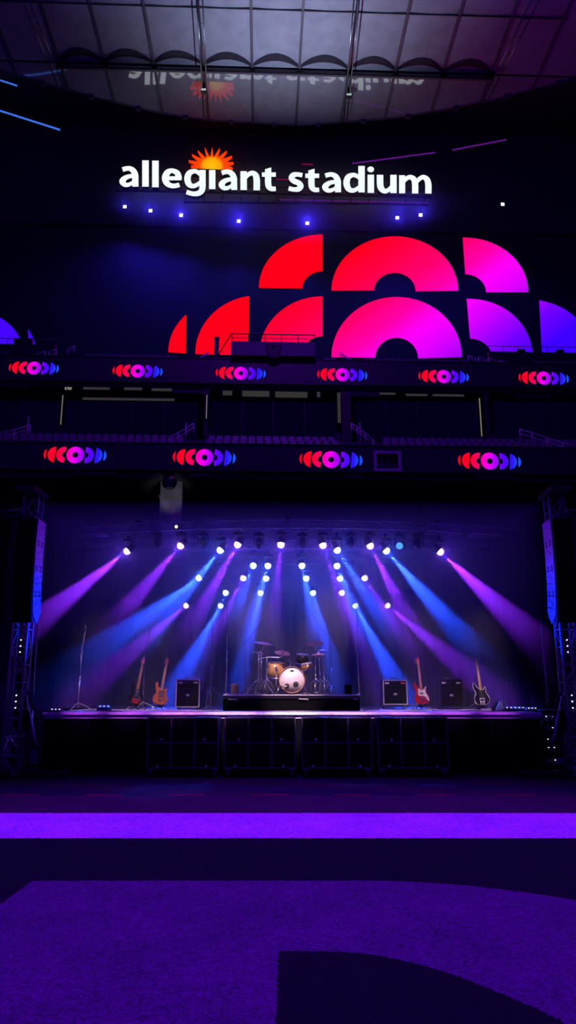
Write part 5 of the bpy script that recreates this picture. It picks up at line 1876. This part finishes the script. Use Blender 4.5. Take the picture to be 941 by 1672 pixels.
s_ = br / 21.5
front_disc(-8.5 * s_, -10 * s_, 4.3 * s_, 'black', 'port_hole')
front_disc(-8.5 * s_, -10 * s_, 1.8 * s_, 'black_metal', 'port_ring', .008)
front_disc(6.3 * s_, -7.2 * s_, 4.6 * s_, 'black', 'port_hole')
front_disc(6.3 * s_, -7.2 * s_, 1.8 * s_, 'black_metal', 'port_ring', .008)
mb = MB()
mb.prism(catmull([(-3.4 * s_, 0), (-1.6 * s_, 1.3 * s_), (1.6 * s_, 1.4 * s_), (3.4 * s_, .2 * s_), (1.6 * s_, -1.1 * s_), (-1.6 * s_, -1.2 * s_)], 4), -.0165, -.0125, Matrix.Translation((0, 0, br + .015 + 14.2 * s_)))
obj('badge', mb, MT['black'], hd, 'small black oval badge')
for sx in (-1, 1):
    mb = MB(); mb.tube([(sx * br * .8, .12, br * .75), (sx * br * 1.22, -.03, .0)], .011, 8); mb.tube([(sx * br * 1.2, -.024, .03), (sx * br * 1.225, -.031, .0)], .015, 8); obj('spur', mb, MT['chrome'], bd)
for k in range(8):
    a = PI / 8 + k * PI / 4
    mb = MB(); mb.box((math.cos(a) * br * 1.0, .1, br + .015 + math.sin(a) * br * 1.0), (.02, .26, .02), Matrix.Rotation(-a, 3, 'Y')); obj('tension_lug', mb, MT['chrome'], bd)
mb = MB(); mb.tube([(-.02, .16, br * 2), (-.02, .16, br * 2 + .13), (-.10, .16, br * 2 + .17)], .012, 8); mb.box((-.02, .16, br * 2 + .02), (.05, .05, .05), bev=.008); obj('tom_mount', mb, MT['chrome'], bd)
# mic poking into the port
t = thing('drum_microphone', 'small black microphone on a short boom at the port of the bass drum', 'microphone', (c.x - .37, 17.3, ZD))
mb = MB(); mb.lathe([(0, 0), (.07, 0), (.07, .012), (.015, .02)], 16); obj('base', mb, MT['black_metal'], t)
mb = MB(); mb.tube([(0, 0, .015), (0, 0, .19), (.16, .12, .17)], .007, 7); obj('boom', mb, MT['black_metal'], t)
mic(t, Vector((.21, .165, .165)), (1, .6, 0), r=.028)


def drum(name, label, px, pw, py0, py1, Y, tilt, mat, legs=None, post=None):
    """top rim at py0, bottom at py1 px; tilt leans the top towards the viewer"""
    a = W(px, py0, Y); b = W(px, py1, Y)
    r = (W(px + pw / 2, py0, Y).x - a.x)
    h = (a.z - b.z)
    t = thing(name, label, 'drum', (a.x, Y, ZD))
    zc = (a.z + b.z) / 2 - ZD
    m4 = Matrix.Translation((0, 0, zc)) @ Matrix.Rotation(R(tilt[0]), 4, 'X') @ Matrix.Rotation(R(tilt[1]), 4, 'Y')
    mb = MB(); mb.lathe([(r * .96, -h / 2), (r * .965, -h / 2), (r * .965, h / 2), (r * .96, h / 2)], 36, m4); obj('shell', mb, MT[mat], t)
    for zz in (-1, 1):
        mb = MB(); mb.lathe([(r * .95, zz * h / 2 - .012), (r, zz * h / 2 - .014), (r, zz * h / 2 + .014), (r * .95, zz * h / 2 + .012)], 36, m4); obj('hoop', mb, MT['chrome'], t)
        mb = MB(); mb.lathe([(0, zz * h / 2 + .002 * zz), (r * .955, zz * h / 2 + .002 * zz)] if zz < 0 else [(r * .955, h / 2 + .002), (0, h / 2 + .002)], 36, m4); obj('drum_head', mb, MT['pearl'] if zz > 0 else MT['grille'], t)
    for k in range(6):
        an = k * PI / 3 + .4
        mb = MB()
        v = m4 @ Vector((math.cos(an) * r * .99, math.sin(an) * r * .99, h * .22)); v2 = m4 @ Vector((math.cos(an) * r * .99, math.sin(an) * r * .99, h * .46))
        mb.tube([v, v2], .007, 6); mb.tube([m4 @ Vector((math.cos(an) * r * .98, math.sin(an) * r * .98, h * .15)), v], .011, 6)
        obj('tension_lug', mb, MT['chrome'], t)
    if legs:
        for k in range(3):
            an = legs + k * 2 * PI / 3
            mb = MB(); x, y = math.cos(an) * r * 1.06, math.sin(an) * r * 1.06
            mb.tube([(x, y, zc + h * .2), (x, y, .15), (x * 1.12, y * 1.12, .0)], .010, 7); mb.tube([(x * 1.11, y * 1.11, .02), (x * 1.12, y * 1.12, 0)], .016, 7)
            mb.box((x * .97, y * .97, zc), (.035, .035, .05))
            obj('leg', mb, MT['chrome'], t)
    if post:
        mb = MB(); mb.tube([(0, .03, zc - h / 2 - .01), (0, .05, .3)], .012, 8); obj('stand_pole', mb, MT['chrome'], t)
        for k in range(3):
            an = .5 + k * 2 * PI / 3
            mb = MB(); mb.tube([(0, .05, .33), (.2 * math.cos(an), .05 + .2 * math.sin(an), .01)], .009, 7); obj('leg', mb, MT['chrome'], t)
            mb = MB(); mb.tube([(0, .03, zc - h / 2 - .03), (r * .9 * math.cos(an), .03 + r * .9 * math.sin(an), zc - h / 2 - .015), (r * .98 * math.cos(an), .03 + r * .98 * math.sin(an), zc - h / 2 + .03)], .007, 6); obj('basket_arm', mb, MT['chrome'], t)
    return t


drum('floor_tom', 'gold floor drum on chrome legs beside the bass drum', 452, 31, 1081.5, 1107, 17.95, (4, 4), 'gold', legs=.5)
drum('snare_drum', 'small shallow gold drum on a stand behind the other edge of the bass drum', 501, 20, 1083.5, 1093, 17.9, (10, -8), 'gold', post=True)
drum('rack_tom', 'dark tom drum rising behind the small gold drum', 494, 22, 1068.5, 1083, 18.3, (12, 4), 'black_gloss', post=True)


def cymbal_stand(name, label, cym_px, cym_w, pole_px, base_px, Y, tilt, hat=False, boom_tail=None, mat='brass_pink_lit'):
    b = W(*base_px, Y); b.z = ZD
    t = thing(name, label, 'cymbal', b)
    L = lambda p: (W(*p, Y) - b)
    cc = L(cym_px); cc.y = -.05
    r = (W(cym_px[0] + cym_w / 2, cym_px[1], Y).x - W(*cym_px, Y).x)
    top = L(pole_px); top.y = 0
    mb = MB(); mb.tube([(0, 0, .03), top * .5 + Vector((0, 0, .01))], .013, 8); mb.tube([top * .5, top], .009, 8); mb.tube([top * .48, top * .52], .019, 8); mb.tube([top * .97, top * 1.01], .017, 8); obj('pole', mb, MT['chrome'], t)
    if boom_tail:
        mb = MB(); tl = L(boom_tail); tl.y = .02
        pts_ = catmull([tuple(tl), tuple(top + Vector((0, 0, .015))), tuple(cc + Vector((-(cc.x - top.x) * .1, 0, -.12))), tuple(cc)], 5, closed=False)
        mb.tube(pts_, .0085, 7); obj('boom', mb, MT['chrome'], t)
    else:
        mb = MB(); mb.tube([top, cc], .007, 7); obj('rod', mb, MT['chrome'], t)
    m4 = Matrix.Translation(cc) @ Matrix.Rotation(R(tilt[0]), 4, 'X') @ Matrix.Rotation(R(tilt[1]), 4, 'Y')
    prof = [(r, -.018), (r * .7, -.004), (r * .3, .004), (r * .2, .010), (r * .15, .024), (r * .07, .032), (.008, .034), (.008, .03), (r * .15, .02), (r * .2, .006), (r * .3, .0), (r * .7, -.008), (r, -.020)]
    mb = MB(); mb.lathe(prof, 40, m4); obj('cymbal_plate', mb, MT[mat], t)
    if hat:
        mb = MB(); mb.lathe([(q_[0], -q_[1]) for q_ in prof][::-1], 40, Matrix.Translation(cc - Vector((0, 0, .07))) @ Matrix.Rotation(R(tilt[0]), 4, 'X')); obj('cymbal_plate', mb, MT[mat], t)
    mb = MB(); mb.lathe([(0, .03), (.014, .03), (.016, .06), (.010, .075), (0, .078)], 10, m4); obj('wing_nut', mb, MT['steel'], t)
    for k in range(3):
        a = .35 + k * 2 * PI / 3
        mb = MB(); mb.tube([(0, 0, .34), (.11 * math.cos(a), .11 * math.sin(a), .27), (.25 * math.cos(a), .25 * math.sin(a), .012)], .010, 7); mb.tube([(.245 * math.cos(a), .245 * math.sin(a), .018), (.26 * math.cos(a), .26 * math.sin(a), .006)], .016, 7); obj('leg', mb, MT['chrome'], t)
    if hat:
        mb = MB(); mb.box((0, -.16, .04), (.09, .26, .015), Matrix.Rotation(R(8), 3, 'X'), bev=.004); obj('pedal', mb, MT['steel'], t)
    return t


cymbal_stand('cymbal_stand', 'purple-lit cymbal on a curved boom, highest over the gold floor drum', (431, 1049.5), 32, (424, 1066), (421, 1131), 18.3, (9, 8), boom_tail=(410, 1064.5))
cymbal_stand('cymbal_stand', 'dark violet cymbal hanging lower, between the gold floor drum and the bass drum', (461, 1065), 27, (436, 1074), (435, 1132), 17.65, (-14, 10), boom_tail=(421, 1077))
cymbal_stand('cymbal_stand', 'bright pink-lit cymbal tilted towards the viewer, beside a black boom stand', (514, 1050), 29, (521, 1066), (524, 1131), 18.0, (-14, -3), boom_tail=(527, 1070))
cymbal_stand('cymbal_stand', 'thin flat cymbal seen edge on, past the bright pink-lit one', (527, 1061.5), 18, (527, 1066), (531, 1131), 18.45, (2, 2))
cymbal_stand('hi_hat', 'pair of flat cymbals on a straight chrome stand with bowed legs, beside the bass drum', (520, 1068), 25, (515, 1070), (516, 1133.5), 17.55, (3, -3), hat=True)
# empty stand with a slanting boom over the floor drum
t = thing('boom_stand', 'chrome double pole stand with bowed legs behind the gold floor drum', 'stand', Vector((W(426, 1131, 18.0).x, 18.0, ZD)))
b = Vector((W(426, 1131, 18.0).x, 18.0, ZD))
L = lambda x, y: W(x, y, 18.0) - b
for (x, y) in ((422, 1066), (427, 1066)):
    q_ = L(x, y); mb = MB(); mb.tube([(q_.x * .6, 0, .12), (q_.x, 0, q_.z)], .011, 8); obj('pole', mb, MT['chrome'], t)
mb = MB(); mb.tube([L(421, 1066), L(424.5, 1064.5), L(428, 1066), L(431, 1069)], .012, 8); obj('collar', mb, MT['chrome'], t)
for sx, fx, fy in ((-1, -.33, -.1), (1, .3, -.14), (.3, .05, .3)):
    mb = MB(); mb.tube(catmull([(0, 0, .16), (fx * .35, fy * .35, .30), (fx * .75, fy * .75, .12), (fx, fy, .012)], 5, closed=False), .010, 7); obj('leg', mb, MT['chrome'], t)

# overhead microphones
def overhead(base_px, top_px, tail_px, end_px, mic_px, label, Y=18.98):
    b = W(*base_px, Y); b.z = ZD
    t = thing('overhead_microphone_stand', label, 'microphone stand', b)
    L = lambda p: W(*p, Y) - b
    top = L(top_px); top.y = 0
    mb = MB(); mb.tube([(0, 0, .05), top * .5], .015, 8); mb.tube([top * .5, top], .011, 8); mb.tube([top * .48, top * .52], .022, 8); obj('pole', mb, MT['stand_metal'], t)
    mb = MB(); mb.tube([L(tail_px), top, L(end_px)], .012, 8); obj('boom', mb, MT['stand_metal'], t)
    mb = MB(); mb.box(top, (.06, .05, .06), bev=.01); obj('clutch', mb, MT['steel'], t)
    e = L(end_px); m_ = L(mic_px)
    mb = MB(); mb.box(e, (.06, .04, .05), bev=.01); mb.tube([e, m_ + Vector((0, .0, .03))], .006, 6); obj('clip', mb, MT['stand_metal'], t)
    mb = MB(); mb.lathe([(0, -.085), (.016, -.085), (.018, -.03), (.014, .06), (.008, .09), (0, .09)], 12, Matrix.Translation(m_) @ Matrix.Rotation(R(-8), 4, 'Y')); obj('microphone', mb, MT['piping'], t)
    tripod(t, .22, .3)


overhead((408, 1127), (408, 1041), (396, 1054), (425, 1017), (431, 1015.5), 'black boom stand with a pale microphone over the gold drum side of the kit')
overhead((543, 1128), (540.5, 1044), (552, 1056), (519, 1016.5), (514.5, 1011.5), 'black boom stand with a pale microphone over the pink-lit cymbal side of the kit')
t = thing('slim_stand', 'second thin dark pole close behind the boom stand on the gold drum side', 'stand', Vector((W(400.5, 1128, 18.95).x, 18.72, ZD)))
b = Vector((W(400.5, 1128, 18.72).x, 18.72, ZD)); q_ = W(403, 1049, 18.72) - b
mb = MB(); mb.tube([(0, 0, .02), (q_.x, 0, q_.z)], .012, 8); obj('pole', mb, MT['stand_metal'], t)
tripod(t, .2, .13)
t = thing('clip_microphone', 'small clip microphone on a bent stem above the dark tom drum', 'microphone', Vector((W(498, 1070, 18.7).x, 18.7, ZD)))
b = Vector((W(498, 1070, 18.7).x, 18.7, ZD))
L = lambda x, y: W(x, y, 18.7) - b
mb = MB(); mb.tube([(0, 0, .02), L(498.5, 1072), L(497, 1062), L(494, 1054)], .010, 8); obj('stem', mb, MT['stand_metal'], t)
mb = MB(); mb.lathe([(0, 0), (.14, 0), (.14, .015), (.02, .03)], 16); obj('base', mb, MT['stand_metal'], t)
mb = MB(); mb.lathe([(0, -.05), (.014, -.04), (.02, .02), (.014, .04), (0, .045)], 12, Matrix.Translation(L(493.7, 1051.5))); obj('capsule', mb, MT['steel'], t)

# can and box on the riser
p = W(383.5, 1132, 17.5)
t = thing('metal_can', 'short copper coloured can standing on the riser by the tall pale pole', 'can', (p.x, 17.5, ZD))
mb = MB(); mb.lathe([(0, 0), (.085, 0), (.09, .01), (.09, .215), (.08, .23), (0, .23)], 24); obj('body', mb, M('copper_skin', (0.5, 0.3, 0.2), .3, .6), t)
mb = MB(); mb.lathe([(.092, .205), (.096, .21), (.096, .225), (.09, .232)], 24); obj('rim', mb, MT['chrome'], t)
p = W(569.5, 1133, 17.5)
t = thing('monitor_box', 'small dark box on the riser corner near the other tall pale pole', 'box', (p.x, 17.5, ZD))
mb = MB(); mb.box((0, .1, .11), (.17, .2, .22), bev=.012); obj('cabinet', mb, MT['black'], t)
mb = MB(); mb.box((0, -.004, .11), (.14, .012, .19), bev=.004); obj('grille', mb, MT['grille'], t)
mb = MB(); mb.tube([(-.04, .1, .22), (-.03, .1, .24), (.03, .1, .24), (.04, .1, .22)], .007, 6); obj('handle', mb, MT['black_metal'], t)

# ================================================================== SMALL STAGE FLOOR THINGS
def pedalboard(px0, px1, py, Y, label, n=4, h=.05):
    a = W(px0, py, Y); b = W(px1, py, Y)
    w = b.x - a.x
    t = thing('pedalboard', label, 'pedals', ((a.x + b.x) / 2, Y, STAGE_Z + .002))
    mb = MB(); mb.box((0, .12, h / 2), (w, .26, h), Matrix.Rotation(R(0), 3, 'X'), bev=.008); obj('board', mb, MT['black'], t)
    for k in range(n):
        x = -w / 2 + w * (k + .5) / n
        mb = MB(); mb.box((x, .09, h + .021), (w / n * .75, .15, .04), bev=.006); pd = obj('pedal', mb, MT['side_plate'], t)
        mb = MB(); mb.lathe([(.012, 0), (.012, .012), (0, .014)], 10, Matrix.Translation((x, .05, h + .041))); obj('footswitch', mb, MT['chrome'], pd)
        mb = MB(); mb.box((x + .02, .012, h + .026), (.022, .006, .014)); obj('indicator', mb, MT['small_led'], pd)


pedalboard(158, 178, 1155.5, 16.9, 'low pedal board with lit dots near the lone microphone stand', 3, .07)
pedalboard(824, 857, 1158.5, 16.4, 'long low pedal board at the stage end past the black and white guitar', 5)
pedalboard(860, 877, 1160, 16.4, 'shorter pedal board at the very stage end past the long one', 3, .04)
pedalboard(80, 98, 1160, 15.75, 'flat pedal board at the stage corner below the curved speaker column', 3, .03)
# wedge
p = W(818, 1158, 16.9)
t = thing('floor_monitor', 'small open wedge frame on the stage next to the black and white guitar', 'monitor', (p.x, 16.9, STAGE_Z + .002))
mb = MB(); mb.prism([(-.12, 0), (.06, 0), (.06, .20), (0, .20)], 0, .05); obj('side_panel', mb, MT['side_plate'], t)
mb = MB(); mb.prism([(-.12, 0), (.10, 0), (.10, .19), (.0, .19)], .06, .34); obj('cabinet', mb, MT['black'], t)
mb = MB(); mb.prism([(-.122, .012), (-.118, .012), (-.002, .195), (-.008, .195)], .05, .33); obj('grille', mb, MT['grille'], t)


def cable(name, label, pts, r, mat, cat='cable', group=None):
    org = Vector(pts[0])
    mb = MB(); mb.tube(catmull([tuple(Vector(p) - org) for p in pts], 6, closed=False), r, 6)
    o = obj(name, mb, MT[mat]); o.location = org
    tag(o, label, cat, group)


def stage_cable(pxs, Y, label):
    pts = []
    for i, (x, dy) in enumerate(pxs):
        pts.append((W(x, 1158, Y + dy).x, Y + dy, STAGE_Z + .014))
    cable('stage_cable', label, pts, .010, 'cable')


stage_cable([(84, 0), (100, .3), (118, .1), (140, .35), (170, .1), (200, .3)], 16.0, 'dark cable snaking along the stage edge near the lone microphone stand')
stage_cable([(330, .1), (338, .5), (348, .2), (356, .6), (362, .2)], 17.2, 'tangled dark cable at the foot of the tall tripod pole beside the riser')
stage_cable([(594, .2), (602, .6), (611, .3), (620, .5)], 17.0, 'dark cable lying between the riser and the amplifier with silver piping')
stage_cable([(706, .3), (735, .1), (770, .35), (800, .1), (822, .3)], 16.2, 'dark cable running along the stage edge towards the wedge')

# clutter on the ground by the towers
def ground_cable(pxs, label, mat='cable', r=.018):
    cable('ground_cable', label, [tuple(WZ(x, y, r + .004)) for x, y in pxs], r, mat)


ground_cable([(2, 1268), (25, 1262), (48, 1266), (66, 1258), (40, 1256), (18, 1262)], 'dark cable looped on the floor at the tower below the lone microphone stand')
ground_cable([(48, 1259), (58, 1261), (68, 1260)], 'short red cable on the floor at that tower foot', 'cable_red', .014)
ground_cable([(888, 1262), (905, 1266), (925, 1259), (940, 1263)], 'dark cable looped on the floor at the tower past the rack case')
ground_cable([(886, 1254), (900, 1256), (918, 1254), (936, 1258)], 'second dark cable behind the looped one at the same tower foot')
# rack case beside the stage
p = WZ(892, 1252, 0)
t = thing('rack_case', 'open equipment rack with lit dots on the ground past the stage end', 'rack', (W(893, 1200, 16.75).x, 16.25, 0))
mb = MB()
for sx in (-1, 1):
    mb.box((sx * .24, .25, .62), (.03, .5, 1.2))
mb.box((0, .25, 1.22), (.52, .5, .03)); mb.box((0, .25, .03), (.52, .5, .04)); mb.box((0, .49, .62), (.5, .02, 1.2))
obj('case_shell', mb, MT['black'], t)
for k, z in enumerate((.2, .45, .62, .85, 1.08)):
    mb = MB(); mb.box((0, .24, z), (.44, .44, .13), bev=.006); u_ = obj('rack_unit', mb, MT['side_plate'] if k in (0, 4) else MT['black_metal'], t)
    mb = MB()
    for j in range(3):
        mb.box((-.14 + j * .06, .016, z + .02), (.025, .006, .012))
    obj('indicator', mb, MT['small_led'], u_)
t = thing('rack_case', 'small stacked equipment case on the ground between the tower and the stage skirting', 'rack', (W(61, 1200, 17.3).x, 17.3, 0))
mb = MB(); mb.box((0, .2, .35), (.3, .4, .66), bev=.015); obj('case_body', mb, MT['black'], t)
mb = MB(); mb.box((0, -.006, .2), (.26, .012, .3)); obj('door', mb, MT['side_plate'], t)
mb = MB(); mb.tube([(-.08, .2, .68), (-.06, .2, .74), (.06, .2, .74), (.08, .2, .68)], .01, 6); obj('handle', mb, MT['black_metal'], t)

# ================================================================== HAZE
def haze(name, label, lo, hi, density, grad=None, puff=None):
    m = bpy.data.materials.new(name)
    m.use_nodes = True
    nt = m.node_tree
    nt.nodes.clear()
    o = nt.nodes.new('ShaderNodeOutputMaterial')
    v = nt.nodes.new('ShaderNodeVolumeScatter')
    v.inputs['Density'].default_value = density
    v.inputs['Color'].default_value = (1, 1, 1, 1)
    nt.links.new(v.outputs[0], o.inputs['Volume'])
    if grad:                                # smoke hangs under the lamps and behind the band, thin over the front of the deck
        tc = nt.nodes.new('ShaderNodeTexCoord')
        sp = nt.nodes.new('ShaderNodeSeparateXYZ')
        nt.links.new(tc.outputs['Object'], sp.inputs[0])
        outs = []
        for ax, (a0, d0, a1, d1) in zip(('Z', 'Y'), grad):
            mr = nt.nodes.new('ShaderNodeMapRange')
            mr.interpolation_type = 'SMOOTHSTEP'
            nt.links.new(sp.outputs[ax], mr.inputs['Value'])
            mr.inputs['From Min'].default_value = a0
            mr.inputs['From Max'].default_value = a1
            mr.inputs['To Min'].default_value = d0
            mr.inputs['To Max'].default_value = d1
            outs.append(mr.outputs[0])
        mx = nt.nodes.new('ShaderNodeMath'); mx.operation = 'MAXIMUM'
        nt.links.new(outs[0], mx.inputs[0]); nt.links.new(outs[1], mx.inputs[1])
        nt.links.new(mx.outputs[0], v.inputs['Density'])
        m.cycles.volume_step_rate = 4.0
    if puff:                                # densest in the middle of the bank, nothing at its rim
        cx, cz, rx, rz = puff
        tc = nt.nodes.new('ShaderNodeTexCoord')
        mp_ = nt.nodes.new('ShaderNodeMapping')
        mp_.inputs['Location'].default_value = (-cx / rx, 0, -cz / rz)
        mp_.inputs['Scale'].default_value = (1 / rx, 0, 1 / rz)
        nt.links.new(tc.outputs['Object'], mp_.inputs['Vector'])
        ln = nt.nodes.new('ShaderNodeVectorMath'); ln.operation = 'LENGTH'
        nt.links.new(mp_.outputs[0], ln.inputs[0])
        mr = nt.nodes.new('ShaderNodeMapRange'); mr.interpolation_type = 'SMOOTHSTEP'
        nt.links.new(ln.outputs['Value'], mr.inputs['Value'])
        mr.inputs['From Min'].default_value = 0.35; mr.inputs['From Max'].default_value = 0.98
        mr.inputs['To Min'].default_value = density; mr.inputs['To Max'].default_value = 0.0
        nt.links.new(mr.outputs[0], v.inputs['Density'])
        m.cycles.volume_step_rate = 4.0
    mb = MB(); mb.box([(lo[i] + hi[i]) / 2 for i in range(3)], [hi[i] - lo[i] for i in range(3)])
    ob = obj(name, mb, m)
    tag(ob, label, 'haze', kind='stuff')


haze('haze', 'thin smoke haze filling the stage and showing the lamp beams', (-5.98, 16.78, STAGE_Z + .001), (5.95, 22.85, 5.95), 0.2, ((2.2, .012, 4.3, .30), (18.5, .012, 20.2, .26)))
haze('haze', 'faint blue haze around the small floodlights under the white lettering', (-24, 74.5, 50), (24, 77.9, 64), 0.02, None, (0, 58.4, 24, 6.0))

# ================================================================== LIGHTS
# added violet fill over the field, no such fixture in view
lamp('field_fill', 'SPOT', (0, 7.2, 40), 125000, (0.17, 0.0, 1.0), (0, 7.2, 0), R(26.5), .75, .6)
# front-of-house spots on the band
for (tx, ty, tz, lx, pw) in ((-3.25, 17.7, 1.85, -2.2, 1.1), (-1.9, 17.6, 1.5, -3.0, .8), (0.1, 17.3, 1.7, -1.4, .85), (0.1, 17.3, 1.8, 1.6, .8), (2.25, 17.7, 1.5, 3.0, .8),
                             (3.3, 17.8, 1.75, 2.0, .9), (4.5, 17.6, 1.75, 3.6, 1.0), (-4.45, 17.2, 2.3, -3.0, .6), (-.5, 18.0, 2.1, -2.2, 1.4), (.62, 18.0, 2.1, 2.2, 1.2)):
    lamp('front_spot', 'SPOT', (lx, 12.2, 8.6), 3000 * pw, (1.0, .62, .72), (tx, ty - .15, tz - .1), R(10.5), .6, .1)
# narrow lamps added in mid-air to brighten the lip of the stage
for x in (-4.1, -3.2, -2.2, -1.1, 0.1, 1.2, 2.3, 3.3, 4.2):
    k = max(0.0, 1 - abs(x) / 4.5)
    lamp('lip_fill', 'SPOT', (x, 8.5, 7.6), 5500 * (.5 + k), (.5 + .5 * k, .06 + .66 * k * k, 1.0), (x * 1.02, 15.65, STAGE_Z + (.05 if abs(x) < 3 else .25)), R(8.5 if abs(x) < 3 else 6.5), .9, .1)
# added fill lamps without fixtures that colour the flanks of the speaker columns
for sx in (-1, 1):
    lamp('array_fill_blue', 'SPOT', (sx * 2.2, 15.2, 2.2), 2200, (0.0, .015, 1.0), (sx * 5.0, 14.5, 3.0), R(40), .6, .05)
    lamp('array_fill_violet', 'SPOT', (sx * 2.2, 15.2, 4.6), 420, (0.16, .0, 1.0), (sx * 4.9, 14.6, 4.4), R(35), .7, .05)
lamp('tier_fill', 'SPOT', (0, 22, 55), 27000, (0.22, 0.02, 1.0), (0, 52, 20), R(75), .9, .6)  # added violet fill for the tiers, stands for no real fixture
# added pale fill to brighten the roof membrane, no real lamp there
lamp('roof_fill', 'SPOT', (0, 66, 52), 10500, (0.62, .68, 1.0), (0, 60, ZR), R(110), 1.0, .5)

# ================================================================== WORLD AND VIEW
w = bpy.data.worlds.new('world')
scene.world = w
w.use_nodes = True
bg = w.node_tree.nodes['Background']
bg.inputs['Color'].default_value = (0.08, 0.0, 1.0, 1)
bg.inputs['Strength'].default_value = 0.18
vs = scene.view_settings
scene.display_settings.display_device = 'sRGB'
vs.view_transform = 'Standard'
vs.look = 'None'
vs.exposure = 0.0
vs.gamma = 1.0
vs.use_curve_mapping = False
cy = scene.cycles
cy.use_denoising = True
cy.max_bounces = 5
cy.diffuse_bounces = 2
cy.glossy_bounces = 3
cy.transmission_bounces = 2
cy.volume_bounces = 0
cy.transparent_max_bounces = 8
cy.sample_clamp_indirect = 4.0
cy.caustics_reflective = False
cy.caustics_refractive = False
